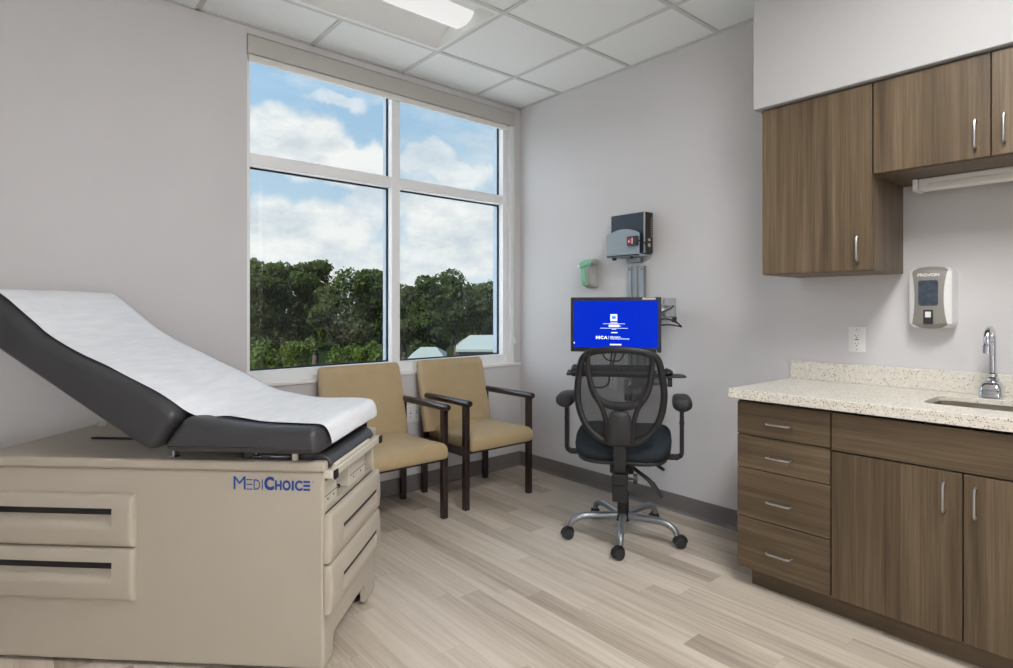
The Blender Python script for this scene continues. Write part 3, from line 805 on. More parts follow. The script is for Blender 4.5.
# paper strip: lies along the middle line, droops over the near shoulder of the cushions
def droop(y):
    x = CB0+RH-y
    return 0 if x <= 0 else RV*(1-math.sqrt(max(0, 1-min(1, x/RH)**2)))
pp = [(-.006, .750, .050), (-.0055, .775, .040), (.003, .806, .026), (.022, .8185, .020), (.07, .8205, .018), (.15, .8205, .028), (.22, .822, .036), (.29, .828, .050), (.36, .840, .052), (.42, .853, .034), (.47, .872, .012), (.52, .896, .004), (.60, .936, .002),
      (.70, .982, .004), (.765, 1.0135, .006), (.865, 1.057, .006), (.965, 1.113, .006), (1.02, 1.156, .008), (1.075, 1.199, .010), (1.13, 1.242, .012), (1.175, 1.269, .012), (1.21, 1.270, .012), (1.242, 1.245, .012), (1.250, 1.21, .012), (1.24, 1.17, .012)]
P3 = spline(pp, 5)
m = MB(); rows = []; NJ = 36
for i, p in enumerate(P3):
    t = (P3[min(i+1, len(P3)-1)]-P3[max(i-1, 0)]); n = Vector((-t.y, t.x)).normalized()
    row = []
    b0 = p.z; b1 = .572+.003*math.sin(i*.35)
    for j in range(NJ+1):
        q = (j/NJ)**1.4; y = b0+(b1-b0)*q
        wv = (.0010*math.sin(q*9+i*.21)+.0008*math.sin(q*23-i*.4))*min(1, q*6)
        dip = .022*math.exp(-((p.x-.45)/.07)**2)*max(0, 1-(y-b0)/.16)**2
        dn = .0032+wv-droop(y)
        row.append(m.bm.verts.new((-(p.x+n.x*dn), y, p.y+n.y*dn-dip)))
    rows.append(row)
for a, b in zip(rows, rows[1:]):
    for j in range(NJ): m.face([a[j], a[j+1], b[j+1], b[j]])
pt = m.build('paper_sheet', M['paper'], et, angle=80)
so = pt.modifiers.new('thickness', 'SOLIDIFY'); so.thickness = .0008; so.offset = 1

# ------------------------------------------------------------------ armchairs under the window (facing -y)
def armchair():
    c = thing('armchair', 'tan vinyl armchair with dark wood arms, in the corner right of its twin', 'armchair', (2.357, 3.065, 0), 0, 'armchairs under the window')
    s_ = .018
    for sx in (-1, 1):
        x = sx*.255
        m = MB(); m.box(x-s_, x+s_, -.235-s_, -.235+s_, 0, .632); m.build('front_leg', M['espresso'], c, bevel=.005, seg=3)
        m = MB(); m.box(x-s_, x+s_, .222-s_, .222+s_, 0, .632); m.build('rear_leg', M['espresso'], c, bevel=.005, seg=3)
        m = MB(); rings = []
        for y, k in ((-.278, .5), (-.274, .85), (-.262, 1), (-.1, 1.0), (.1, 1.0), (.235, .95), (.242, .8)):
            rings.append([(x+.0245*k*math.cos(2*math.pi*q/16), y, .639+.0205*k*math.sin(2*math.pi*q/16)) for q in range(16)])
        m.rings(rings); m.build('armrest', M['espresso'], c)
        m = MB(); m.box(x-.011, x+.011, -.2165, .2035, .318, .368); m.build('side_rail', M['espresso'], c, bevel=.003)
    m = MB(); m.box(-.2365, .2365, -.248, -.222, .333, .352); m.build('front_rail', M['espresso'], c, bevel=.003)
    m = MB(); m.box(-.2365, .2365, .208, .236, .30, .40); m.build('rear_rail', M['espresso'], c, bevel=.003)
    # seat cushion: rounded slab with a crowned top and waterfall front
    m = MB(); rings = []
    fr_ = rrect(-.251, .251, -.290, -.2545, .016, 4)
    out = [(.2365, -.2545), (.2365, .195), (.2265, .205), (-.2265, .205), (-.2365, .195), (-.2365, -.2545)]+[p for p in fr_ if p[1] < -.26]
    for k, z in ((.955, .3525), (.995, .362), (1.0, .385), (1.0, .402), (.985, .420), (.94, .437), (.85, .450), (.65, .460), (.4, .466), (.2, .4675), (.03, .468)):
        ring = []
        for x, y in out:
            if k < .9:      # the crown closes in smooth ovals
                a = math.atan2(y+.0335, x); f = min(1, (.95-k)/.45)
                ex, ey = .2365*math.cos(a), .2465*math.sin(a); x, y = x+(ex-x)*f, y+(ey-.0335-y)*f
            ring.append((x*k, -.0335+(y+.0335)*k, z))
        rings.append(ring)
    m.rings(rings); m.build('seat', M['tan'], c, angle=60)
    # back cushion leaning back
    m = MB(); rings = []
    for z, k in ((.412, .90), (.417, .97), (.432, 1.0), (.6, 1.01), (.74, 1.0), (.815, .99), (.836, .975), (.850, .955), (.859, .925), (.864, .88)):
        f = (z-.415)/.453; yc = .160+.106*f; th = .034*(1 if k > .96 else .55); w = .274*(1.0-.02*f)
        rings.append([(-.022+w*(.5+.5*k if z > .8 else 1)*math.copysign(abs(math.cos(a))**.28, math.cos(a)), yc+th*math.copysign(abs(math.sin(a))**.6, math.sin(a)), z) for q, a in ((0, 2*math.pi*i/40) for i in range(40))])
    m.rings(rings); m.build('backrest', M['tan'], c, angle=60)
    return c
ac = armchair()
copy_thing(ac, (1.672, 3.040, 0), 0, 'tan vinyl armchair with dark wood arms, behind the foot of the exam table', 'armchairs under the window')

# ------------------------------------------------------------------ office chair (local +y is where it faces)
oc = thing('office_chair', 'black mesh back office chair with a silver five star base', 'office chair', (2.494, 1.965, 0), R(-55))
OX, OY = 2.50, 1.985
m = MB(); m.lathe([(.01, .088), (.036, .088), (.04, .096), (.04, .122), (.033, .132), (.01, .132)]); hub = m.build('hub', M['blackplastic'], oc)
for kx in range(5):
    a = R(143.7+72*kx+55); ca, sa = math.cos(a), math.sin(a)
    def P(r, z, o=0): return (r*ca-o*sa, r*sa+o*ca, z)
    m = MB(); pts = spline([P(.03, .112, 0), P(.10, .116, 0), P(.19, .118, 0), P(.236, .110, 0), P(.272, .088, 0), P(.284, .064, 0)], 5)
    m.tube(pts, [.0205-.006*i/(len(pts)-1) for i in range(len(pts))], 14, up=(-sa, ca, 0)); m.build('base_leg', M['silver'], oc)
    # twin wheel caster, trailing in its own direction
    b = a+R((20, -50, 35, 60, -30)[kx]); cb, sb = math.cos(b), math.sin(b); c0 = Vector(P(.284, 0))
    wc = c0+Vector((cb*.016, sb*.016, .0275)); ax = Vector((-sb, cb, 0))
    m = MB(); m.cyl(c0+Vector((0, 0, .035)), c0+Vector((0, 0, .07)), .009, seg=12)
    hood = []
    for q in range(9):
        t = math.pi*q/8; hood.append(wc+Vector((cb*math.cos(t)*.0295, sb*math.cos(t)*.0295, math.sin(t)*.0295)))
    m.tube(hood, .012, 8, flat=1, up=ax); m.tube([wc-ax*.006, wc+ax*.006], .026, 20); cst = m.build('caster', M['blackplastic'], oc)
    m = MB()
    for s_ in (-1, 1): m.tube([wc+ax*s_*.007, wc+ax*s_*.009, wc+ax*s_*.022, wc+ax*s_*.025], [.024, .0272, .0272, .02], 20)
    m.build('wheel', M['midplastic'], cst)
m = MB(); m.lathe([(.005, .13), (.030, .13), (.030, .235), (.026, .237), (.026, .25), (.005, .25)]); m.lathe([(.005, .24), (.016, .24), (.016, .37), (.005, .37)]); m.build('gas_column', M['blackplastic'], oc)
m = MB(); m.box(-.06, .06, -.13, .10, .365, .442); m.box(-.035, .035, -.25, -.12, .375, .405); m.build('tilt_mechanism', M['blackplastic'], oc, bevel=.008, seg=3)
m = MB(); m.tube([(.05, -.09, .395), (.13, -.15, .355), (.155, -.165, .335)], [.012, .014, .014], 10, flat=.7); m.tube([(.15, -.162, .34), (.20, -.19, .278)], [.017, .013], 10, flat=.7)
m.build('lever', M['midplastic'], oc)
m = MB(); m.tube([(.05, .05, .41), (.17, .0, .392)], .008, 10); m.tube([(.165, 0, .395), (.21, -.02, .37)], [.015, .012], 10, flat=.6); m.build('lever', M['midplastic'], oc)
m = MB(); m.cyl((.036, -.235, .375), (.062, -.235, .375), .007); m.cyl((.062, -.235, .375), (.082, -.235, .375), .026, .024, 18); m.build('tension_knob', M['midplastic'], oc)
def outline(w, f, b, n=40, p=.45):
    o = []
    for i in range(n):
        a = 2*math.pi*i/n; c, s = math.cos(a), math.sin(a)
        yy = math.copysign(abs(s)**p, s); xx = math.copysign(abs(c)**p, c)
        o.append((w*xx*(1-.06*(yy < 0)*abs(yy)), (f if yy > 0 else b)*abs(yy)*(1 if yy > 0 else -1)))
    return o
so_ = outline(.246, .255, .215)
def seat_rings(levels, tilt=.10, bol=0):
    rings = []
    for k, z in levels: rings.append([(x*k, .012+(y-.012)*k, z+tilt*(y*k)+bol*((x*k)/.26)**2*(1 if z > .485 else 0)) for x, y in so_])
    return rings
m = MB(); m.rings(seat_rings([(.55, .440), (.88, .443), (.95, .451), (.97, .464), (.95, .4705)])); m.build('seat_pan', M['midplastic'], oc, angle=60)
m = MB(); m.rings(seat_rings([(.95, .4715), (1.0, .481), (1.01, .498), (1.0, .514), (.965, .528), (.88, .537), (.7, .535), (.45, .530), (.1, .528)], bol=.022)); m.build('seat_cushion', M['fabric'], oc, angle=70)
# back: ring frame, net, inner brace and spine
def by(z): return -.262-.05*((z-.53)/.48)+.035*math.sin(max(0, min(1, (z-.5)/.5))*math.pi)*0
half = [(0, 1.010), (.075, 1.006), (.130, .995), (.166, .977), (.184, .950), (.194, .91), (.202, .86), (.207, .81), (.206, .76), (.196, .70), (.174, .645), (.140, .600), (.098, .568), (.052, .552), (0, .548)]
hp = [Vector((x, by(z)+.03*(x/.21)**2, z)) for x, z in half]
H2 = [tuple(p) for p in spline(hp, 4)]
ring = H2+[(-x, y, z) for x, y, z in H2[-2:0:-1]]
m = MB(); m.loop_tube(ring, .0165, 10, flat=.8); m.build('back_frame', M['blackplastic'], oc)
m = MB(); lo = []
for i in range(0, len(H2)):
    x, y, z = H2[i]; lo.append([m.bm.verts.new((x*q/8, by(z)+.03*(x*q/8/.21)**2+.004, z)) for q in range(-8, 9)])
for a, b in zip(lo, lo[1:]):
    for q in range(16): m.face([a[q], a[q+1], b[q+1], b[q]])
bmesh.ops.remove_doubles(m.bm, verts=m.bm.verts, dist=.0004)
m.build('back_net', M['net'], oc, angle=80)
m = MB()
U = [(-.150, .985), (-.152, .93), (-.145, .865), (-.128, .805), (-.100, .765), (-.055, .742), (0, .735), (.055, .742), (.100, .765), (.128, .805), (.145, .865), (.152, .93), (.150, .985)]
up_ = spline([(x, by(z)-.010+.03*(x/.21)**2, z) for x, z in U], 4)
m.tube(up_, [.010+.011*(1-abs(i/(len(up_)-1)*2-1)) for i in range(len(up_))], 10, flat=.55, up=(0, 1, 0))
for s_ in (-1, 1):
    q = spline([(s_*x, by(z)-.010, z) for x, z in ((.112, .772), (.084, .725), (.066, .66), (.061, .60), (.060, .556))], 4)
    m.tube(q, .012, 10, flat=.6, up=(0, 1, 0))
m.build('back_brace', M['blackplastic'], oc)
m = MB(); rings = []
for z, w, t in ((.545, .056, .012), (.552, .060, .018), (.60, .061, .024), (.65, .058, .027), (.69, .052, .024), (.708, .040, .018), (.714, .026, .008)):
    rings.append([(w*math.cos(2*math.pi*i/20), by(z)-.014-t*(math.sin(2*math.pi*i/20) if math.sin(2*math.pi*i/20) > 0 else .3*math.sin(2*math.pi*i/20)), z) for i in range(20)])
m.rings(rings); m.build('lumbar_pad', M['midplastic'], oc, angle=60)
m = MB(); q = spline([(0, -.268, .60), (0, -.272, .52), (0, -.272, .44), (0, -.262, .398), (0, -.22, .385)], 5)
V = [[(x*.030, p.y+yy*.008, p.z) if i < 16 else (x*.030, p.y, p.z+yy*.008) for x, yy in ((-1, -1), (1, -1), (1, 1), (-1, 1))] for i, p in enumerate(q)]
m.rings(V); m.build('back_bar', M['blackplastic'], oc, bevel=.002)
m = MB(); m.box(-.038, .038, -.292, -.228, .352, .404); m.box(-.036, .036, -.285, -.235, .27, .353); m.build('height_bracket', M['blackplastic'], oc, bevel=.005, seg=3)
for s_ in (-1, 1):
    x = s_*.298
    m = MB(); m.rings([[(x+a, b-.04*0, z) for a, b in ((-.010, -.028), (.010, -.028), (.010, .028), (-.010, .028))] for z in (.455, .60, .690)])
    m.rings([[(x*k_, b, z_+c_) for b, c_ in ((-.022, -.012), (.022, -.012), (.022, .012), (-.022, .012))] for k_, z_ in ((1.02, .455), (.93, .437), (.75, .437), (.60, .430))])
    arm = m.build('arm_upright', M['blackplastic'], oc, bevel=.004, seg=2)
    m = MB(); m.cyl((x-.014, 0, .615), (x+.014, 0, .615), .0085, seg=12); m.build('arm_bolt', M['silver'], arm)
    m = MB(); rings = []
    for y, w, z0, z1 in ((-.110, .024, .712, .742), (-.106, .038, .698, .750), (-.09, .048, .686, .755), (-.02, .049, .688, .757), (.06, .046, .704, .755), (.12, .040, .716, .750), (.135, .026, .724, .744)):
        zc, hh = (z0+z1)/2, (z1-z0)/2
        rings.append([(x+w*math.copysign(abs(math.cos(a))**.6, math.cos(a))*(1-.45*(math.sin(a) < 0)*abs(math.sin(a))**1.5), y, zc+hh*math.copysign(abs(math.sin(a))**.7, math.sin(a))) for a in (2*math.pi*i/24 for i in range(24))])
    m.rings(rings); m.build('arm_pad', M['midplastic'], oc, angle=70)

# ------------------------------------------------------------------ workstation on the monitor wall
TYC = 2.275
wt = thing('wall_track', 'vertical aluminium mounting channel on the wall behind the monitor', 'wall track', (XW, TYC, 0))
m = MB(); m.prism([(-.0005, -.060), (-.0005, .060), (-.030, .060), (-.030, .034), (-.020, .030), (-.020, .004), (-.030, 0), (-.030, -.008), (-.020, -.012), (-.020, -.036), (-.030, -.040), (-.030, -.060)], 2, .62, 1.472)
m.build('channel', M['aluminium'], wt, bevel=.0015)
for y in (-.047, .0475):
    m = MB(); m.cyl((-.0302, y, 1.452), (-.0325, y, 1.452), .005, seg=10); m.build('screw', M['midplastic'], wt)
def dirp(d, px, z):
    u = (px-506.5)/588*d; f_ = (.6501, .7599); return Vector((d*f_[0]+u*f_[1], d*f_[1]-u*f_[0], z))
mo = thing('monitor', 'black flat monitor with a blue login screen above the office chair', 'monitor', (2.640, 2.135, 1.115), R(-52.5))
m = MB(); w, h = .2535, .156
m.box(-w, w, 0, .022, -h, h); ca = m.build('casing', M['bezel'], mo, bevel=.004, seg=3)
m = MB(); m.box(-.20, .20, .0225, .042, -.11, .11); m.build('rear_cover', M['bezel'], mo, bevel=.012, seg=3)
m = MB(); v = [m.bm.verts.new(p) for p in ((-.235, -.0006, -.1305), (.235, -.0006, -.1305), (.235, -.0006, .1355), (-.235, -.0006, .1355))]; m.face(v)
scr = m.build('screen', M['screen'], mo, smooth=False)
for x0, x1, z0, z1 in ((-.0275, .0105, .0205, .0595), (-.037, .022, -.013, .000), (-.070, .054, .0040, .0062), (-.086, .070, -.0215, -.0192), (-.028, .012, .0085, .0120), (-.020, .004, -.0275, -.0250), (-.024, .012, -.0475, -.0425), (-.236, -.230, -.110, -.100), (.0265, .0305, -.010, -.006)):
    m = MB(); v = [m.bm.verts.new(p) for p in ((x0, -.0012, z0), (x1, -.0012, z0), (x1, -.0012, z1), (x0, -.0012, z1))]; m.face(v)
    m.build('screen_panel', M['screentext'], scr, smooth=False)
m = MB(); v = [m.bm.verts.new(p) for p in ((-.0195, -.0016, .033), (.0025, -.0016, .033), (.0025, -.0016, .049), (-.0195, -.0016, .049))]; m.face(v)
m.build('screen_icon', M['screenicon'], scr, smooth=False)
lettering([('H', -.103, -.081, .0175, .06), ('C', -.078, -.061, .0180, .05), ('A', -.059, -.038, .0175, .05)], M['screentext'], scr, frame_m((-.006, -.0014, -.082), (1, 0, 0), (0, 0, 1)))
text('screen_writing', 'Information', .0125, M['screentext'], scr, frame_m((-.030, -.0014, -.0735), (1, 0, 0), (0, 0, 1)), depth=0, bold=.0003)
text('screen_writing', 'Technology & Services', .0105, M['screentext'], scr, frame_m((-.030, -.0014, -.083), (1, 0, 0), (0, 0, 1)), depth=0, bold=.0002, sx=1.12)
m = MB(); v = [m.bm.verts.new(p) for p in ((-.0385, -.0014, -.084), (-.0370, -.0014, -.084), (-.0370, -.0014, -.064), (-.0385, -.0014, -.064))]; m.face(v); m.build('divider', M['screentext'], scr, smooth=False)
m = MB()
for i in range(9): 
    x0 = -.030+i*.0072; v = [m.bm.verts.new(p) for p in ((x0, -.0012, -.117), (x0+.0058, -.0012, -.117), (x0+.0058, -.0012, -.109), (x0, -.0012, -.109))]; m.face(v)
m.build('screen_line', M['screentext'], scr, smooth=False)
m = MB(); m.box(.150, .222, -.0010, -.0002, .1415, .1535); m.build('sticker', M['sticker'], mo, smooth=False)
m = MB(); m.box(.226, .229, -.0009, -.0002, -.148, -.1445); m.build('power_light', M['screentext'], mo, smooth=False)
ma = thing('monitor_mount', 'grey jointed monitor arm reaching from the wall channel behind the monitor', 'monitor arm', (0, 0, 0))
E0 = Vector((2.915, 1.985, 1.205)); T0 = Vector((XW-.031, TYC, 1.19)); rearm = Vector((2.640, 2.135, 1.13))+Vector((math.sin(R(52.5)), math.cos(R(52.5)), 0))*.075
m = MB(); m.box(XW-.06, XW-.0315, TYC-.05, TYC+.05, 1.12, 1.26); m.build('mount_plate', M['aluminium'], ma, bevel=.004)
m = MB(); m.tube([T0+Vector((-.04, -.01, 0)), E0], .024, 12, flat=1.25); m.build('rear_link', M['aluminium'], ma)
m = MB(); m.box(-.034, .034, -.024, .024, -.05, .062); el = m.build('elbow', M['aluminium'], ma, bevel=.008, seg=3, loc=E0+Vector((.0, -.02, 0)), rot=(0, 0, R(-40)))
m = MB(); m.cyl((-.016, -.0245, .035), (-.016, -.034, .035), .021, seg=20); m.cyl((-.016, -.034, .035), (-.016, -.037, .035), .008, seg=12); m.build('pivot', M['silver'], el)
m = MB(); m.box(.02, .038, -.02, .02, -.078, -.045); m.build('end_cap', M['blackplastic'], el, bevel=.003)
m = MB(); m.tube([E0+Vector((-.02, .0, -.01)), rearm+Vector((.02, .0, 0))], .022, 12, flat=1.2); m.build('front_link', M['aluminium'], ma)
nv = Vector((math.sin(R(52.5)), math.cos(R(52.5)), 0))
m = MB(); m.box(-.05, .05, .043, .052, -.05, .05); m.box(-.02, .02, .052, .09, -.025, .035); m.build('tilt_head', M['blackplastic'], ma, bevel=.003, loc=(2.640, 2.135, 1.115), rot=(0, 0, R(-52.5)))
cb = thing('monitor_cable', 'black cables looping beside the monitor arm elbow', 'cable', tuple(E0+Vector((-.03, -.035, -.012))))
rt_ = Vector((.76, -.65, 0))
m = MB(); m.tube(spline([tuple(Vector((0, -.03, 0))+rt_*a+Vector((0, 0, b))) for a, b in ((-.10, -.055), (-.05, -.045), (-.01, -.052), (.03, -.072), (.048, -.09), (.03, -.085), (-.03, -.078), (-.11, -.085))]), .0045, 8); m.build('cable', M['cable'], cb)
m = MB(); m.tube(spline([tuple(Vector((0, -.035, 0))+rt_*a+Vector((0, 0, b))) for a, b in ((-.10, -.02), (-.05, .0), (-.02, .012), (.0, .03))]), .004, 8); m.build('cable', M['cable'], cb)

# keyboard tray on its own arm
KT = R(-49)
kc = Vector((2.515, 2.055, .862))
kt = thing('keyboard_tray', 'grey wall arm keyboard tray with a mouse shelf, behind the chair back', 'keyboard tray', tuple(kc), KT)
m = MB(); m.box(-.245, .235, -.10, .10, -.012, 0); m.build('tray', M['midplastic'], kt, bevel=.005, seg=3)
m = MB(); m.tube([(-.215, -.092, .002), (.225, -.092, .002)], .021, 14, flat=.9); m.build('palm_rest', M['blackplastic'], kt)
m = MB(); m.rings([[(a, b, z) for a, b in rrect(.225, .385, -.09, .08, .05, 5)] for z in (-.018, -.0125)]); m.build('mouse_shelf', M['midplastic'], kt, bevel=.002)
m = MB(); m.box(.10, .30, -.03, .03, -.060, -.0195); m.build('bracket', M['silver'], kt, bevel=.01, seg=3)
m = MB(); m.box(.29, .312, -.034, .034, -.072, -.0195); m.build('bracket_cap', M['blackplastic'], kt, bevel=.004)
Mi = (Matrix.Translation(kc) @ Matrix.Rotation(KT, 4, 'Z')).inverted()
a0 = Mi @ Vector((2.79, 2.16, .757)); a1 = Mi @ Vector((2.735, 1.90, .812)); w0 = Mi @ Vector((XW-.05, TYC, .73))
m = MB(); m.tube([a0, a1], .020, 12, flat=1.1); m.build('upper_link', M['aluminium'], kt)
m = MB(); m.tube([a0+Vector((0, 0, -.05)), a0+Vector((0, 0, .035))], .026, 14); m.tube([a0+Vector((0, 0, -.03)), w0], .022, 12); m.build('joint', M['aluminium'], kt)
m = MB(); m.tube([a0+Vector((0, 0, -.09)), a0+Vector((0, 0, -.051))], .022, 12); m.build('joint_cap', M['blackplastic'], kt)
m = MB(); m.box(-.0, .035, -.045, .045, -.06, .06); mp = m.build('mount_plate', M['aluminium'], kt, bevel=.004, matrix=Mi @ Matrix.Translation((XW-.0665, TYC, .73)))
kb = thing('keyboard', 'black keyboard lying on the keyboard tray', 'keyboard', tuple(kc+Vector((0, 0, .0005))), KT)
m = MB(); m.prism([(-.068, 0), (.085, 0), (.085, .026), (-.068, .014)], 0, -.222, .222); m.build('case', M['blackplastic'], kb, bevel=.003)
m = MB()
for r_i in range(5):
    for c_i in range(19):
        x = -.212+c_i*.0224; y = -.055+r_i*.027; z = .0140+(y+.068)*.0785
        m.box(x, x+.019, y, y+.0205, z+.0004, z+.0085)
m.build('keys', M['midplastic'], kb, smooth=False)
ms = thing('computer_mouse', 'black computer mouse on the small shelf right of the keyboard', 'mouse', tuple(kc+Vector((.29*math.cos(KT), .29*math.sin(KT), -.012))), KT)
m = MB(); m.ball((0, 0, .0135), 1, 16, (.031, .052, .0205)); 
for v in m.bm.verts: v.co.z = max(.0003, v.co.z)
m.build('shell', M['blackplastic'], ms, angle=80)
m = MB(); m.cyl((-.004, .025, .031), (.004, .025, .031), .006, seg=12); m.build('wheel', M['midplastic'], ms)
kc_ = thing('keyboard_cable', 'black and blue cables hanging behind the keyboard tray', 'cable', (2.9, 2.5, .7))
def loc(px, py, d): 
    v = dirp(d, px, 1.208-(py-308.3)*d/588); return tuple(v-Vector((2.9, 2.5, .7)))
m = MB(); m.tube(spline([loc(590, 379, 3.8), loc(592, 386, 3.72), loc(601, 387.5, 3.65), loc(608, 384, 3.6), loc(610, 374, 3.5), loc(614, 360, 3.48), loc(616, 350, 3.46)]), .0055, 8); m.build('black_cable', M['cable'], kc_)
m = MB(); m.tube(spline([loc(609, 380, 3.56), loc(609.5, 372, 3.55), loc(611, 360, 3.52), loc(612, 350, 3.5)]), .005, 8); m.build('blue_cable', M['cableblue'], kc_)
m = MB(); m.tube(spline([loc(602, 350, 3.5), loc(605, 358, 3.5), loc(612, 361, 3.5), loc(620, 360, 3.5), loc(625, 352, 3.5)]), .0045, 8); m.build('loop_cable', M['cable'], kc_)

# computer in its wall holder
pc = thing('desktop_computer', 'dark slim desktop computer standing in the grey wall holder', 'computer', (XW, 2.292, 1.542))
m = MB(); m.box(-.094, -.022, -.135, .125, 0, .252); m.build('case', M['pcblue'], pc, bevel=.004, seg=3)
m = MB(); m.box(-.0935, -.020, -.1395, -.1352, .004, .250); bp = m.build('rear_panel', M['blackplastic'], pc, bevel=.001)
m = MB()
for i in range(9): m.box(-.040, -.028, -.1412, -.1396, .10+.014*i, .106+.014*i)
m.box(-.07, -.045, -.1412, -.1396, .075, .09); m.box(-.07, -.045, -.1412, -.1396, .04, .06); m.build('ports', M['greyplastic'], bp, smooth=False)
m = MB(); m.box(-.098, -.0945, -.1385, -.128, 0, .253); m.build('trim_edge', M['greyplastic'], pc, bevel=.001)
ho = thing('computer_holder', 'blue grey wall holder with an arched front cupping the computer', 'computer holder', (XW, 2.292, 1.525))
# front plate with arched top
m = MB(); w = .126; pts = [(-w, .0), (w, .0), (w, .135)]
for k in range(1, 14): 
    a = k/14; pts.append((w-2*w*a, .135+.034*math.sin(math.pi*a)**.8))
pts.append((-w, .135)); m.prism([(y, z) for y, z in pts], 0, -.125, -.119); m.build('front_plate', M['holder'], ho, bevel=.0015, matrix=Matrix.Translation((0, .010, .004)))
m = MB(); m.box(-.125, -.001, -.118, .138, .002, .015); m.build('base_shelf', M['holder'], ho, bevel=.002)
m = MB(); m.box(-.018, -.001, -.10, .12, .016, .20); m.build('back_plate', M['holder'], ho, bevel=.002)
m = MB(); m.cyl((-.11, .085, -.016), (-.11, .085, .0015), .014); m.cyl((-.105, -.045, -.010), (-.105, -.045, .0015), .010); m.build('clamp_knob', M['blackplastic'], ho)
m = MB(); m.box(-.034, -.002, -.055, .050, -.030, .0015); m.build('bracket', M['aluminium'], ho, bevel=.002)
cr = thing('card_reader', 'small dark badge reader with a red display on the holder front', 'card reader', (XW-.1255, 2.217, 1.618))
m = MB(); m.box(-.022, 0, -.040, .036, -.028, .028); m.build('case', M['midplastic'], cr, bevel=.004, seg=3)
m = MB(); m.box(-.0232, -.0222, .002, .026, -.014, .014); m.build('red_panel', M['red'], cr, smooth=False)
m = MB(); m.box(-.0232, -.0222, -.010, -.003, -.018, .018); m.box(-.0236, -.0231, .013, .022, -.008, .002); m.build('white_stripe', M['whiteplastic'], cr, smooth=False)
m = MB(); m.cyl((-.0222, -.022, .003), (-.0236, -.022, .003), .0035, seg=10); m.build('indicator', M['red'], cr)
m = MB(); m.tube(spline([(-.01, -.04, 0), (-.008, -.055, -.004), (.01, -.068, -.012), (.02, -.0745, -.025)]), .003, 8); m.build('lead', M['cable'], cr)

# handheld scanner in its wall cradle
sh = thing('scanner_cradle', 'light grey wall cradle holding the green handheld scanner', 'cradle', (XW, 2.655, 1.345))
m = MB(); rings = []
for z, w, d in ((.0, .036, .040), (.006, .046, .058), (.03, .050, .066), (.07, .048, .056), (.11, .042, .030), (.15, .038, .022), (.176, .034, .020), (.184, .024, .014)):
    rings.append([(-.0008-(d*(1 if math.sin(a) > 0 else 0)*abs(math.sin(a))**.7), w*math.cos(a)-.006, z) for a in (2*math.pi*i/28 for i in range(28))])
m.rings(rings); m.build('cradle_body', M['greyplastic'], sh, angle=70)
sc_ = thing('barcode_scanner', 'green and grey handheld scanner hanging in the wall cradle', 'scanner', (XW-.064, 2.640, 1.362))
m = MB(); q = spline([(-.012, .010, 0.0), (-.024, .012, .03), (-.030, .014, .08), (-.028, .014, .125), (-.012, .008, .155)], 5)
m.tube(q, [.017+.004*math.sin(i*.3) for i in range(len(q))], 14, up=(0, 1, 0)); m.build('handle', M['green'], sc_)
m = MB(); q = [Vector(p) for p in ((.052, -.028, .150), (.035, -.02, .156), (.0, .0, .150), (-.035, .018, .137), (-.055, .028, .124))]
m.tube(q, [.016, .024, .028, .027, .018], 16, flat=.8); m.build('head', M['green'], sc_, angle=70)
m = MB(); q = [Vector(p) for p in ((.050, -.045, .155), (.032, -.036, .158), (.004, -.024, .150))]; m.tube(q, [.014, .021, .018], 16); m.tube(spline([(.0, -.008, .012), (-.008, -.006, .05), (-.008, -.006, .11), (.0, -.012, .14)], 4), .010, 12, up=(0, 1, 0)); m.build('grey_shell', M['greyplastic'], sc_, angle=70)
m = MB(); m.tube([(-.054, .027, .1245), (-.062, .031, .120)], [.0165, .0135], 16, flat=.8); m.build('scan_nose', M['whiteplastic'], sc_)

bpy.context.view_layer.update()
RW = Matrix.Translation((XW, YW, 0)) @ Matrix.Rotation(TH, 4, 'Z') @ Matrix.Translation((-XW, -YW, 0))
for nm in ('wall_back', 'window_1', 'trim_1', 'roller_blind', 'baseboard_back', 'wall_outlet.001'):
    o = bpy.data.objects[nm]; o.matrix_world = RW @ o.matrix_world
bpy.context.view_layer.update()

# ------------------------------------------------------------------ outdoors, one storey below
ZG = -4.2
def outp(px, d, z=0):
    return dirp(d, px, z)
m = MB(); v = [m.bm.verts.new(p) for p in ((-60, 5, ZG), (140, 5, ZG), (140, 160, ZG), (-60, 160, ZG))]; m.face(v)
struct(m.build('ground', M['grass'], smooth=False), 'grassy ground outside below the window')
def leaves(blobs, n, size, seed):
    """many small leaf sprays scattered through lobes (centre, radii)"""
    g = np.random.default_rng(seed)
    vol = np.array([b[1][0]*b[1][1]*b[1][2] for b in blobs])**.67; pick = g.choice(len(blobs), n, p=vol/vol.sum())
    C = np.array([b[0] for b in blobs])[pick]; Rr = np.array([b[1] for b in blobs])[pick]
    d = g.normal(size=(n, 3)); d /= np.linalg.norm(d, axis=1)[:, None]
    rad = g.uniform(.35, 1.08, n)**.5
    P = C+d*Rr*rad[:, None]
    nrm = d*.6+g.normal(size=(n, 3))*.7; nrm /= np.linalg.norm(nrm, axis=1)[:, None]
    t = np.cross(nrm, g.normal(size=(n, 3))); t /= np.linalg.norm(t, axis=1)[:, None]; b = np.cross(nrm, t)
    s = size*g.uniform(.5, 1.25, n)[:, None]
    V = np.stack([P-t*s*.5, P+b*s*.36+nrm*s*.1, P+t*s*.5, P-b*s*.36+nrm*s*.1], 1).reshape(-1, 3)
    F = np.arange(4*n).reshape(-1, 4)
    me = bpy.data.meshes.new('foliage'); me.from_pydata(V.tolist(), [], F.tolist()); return me
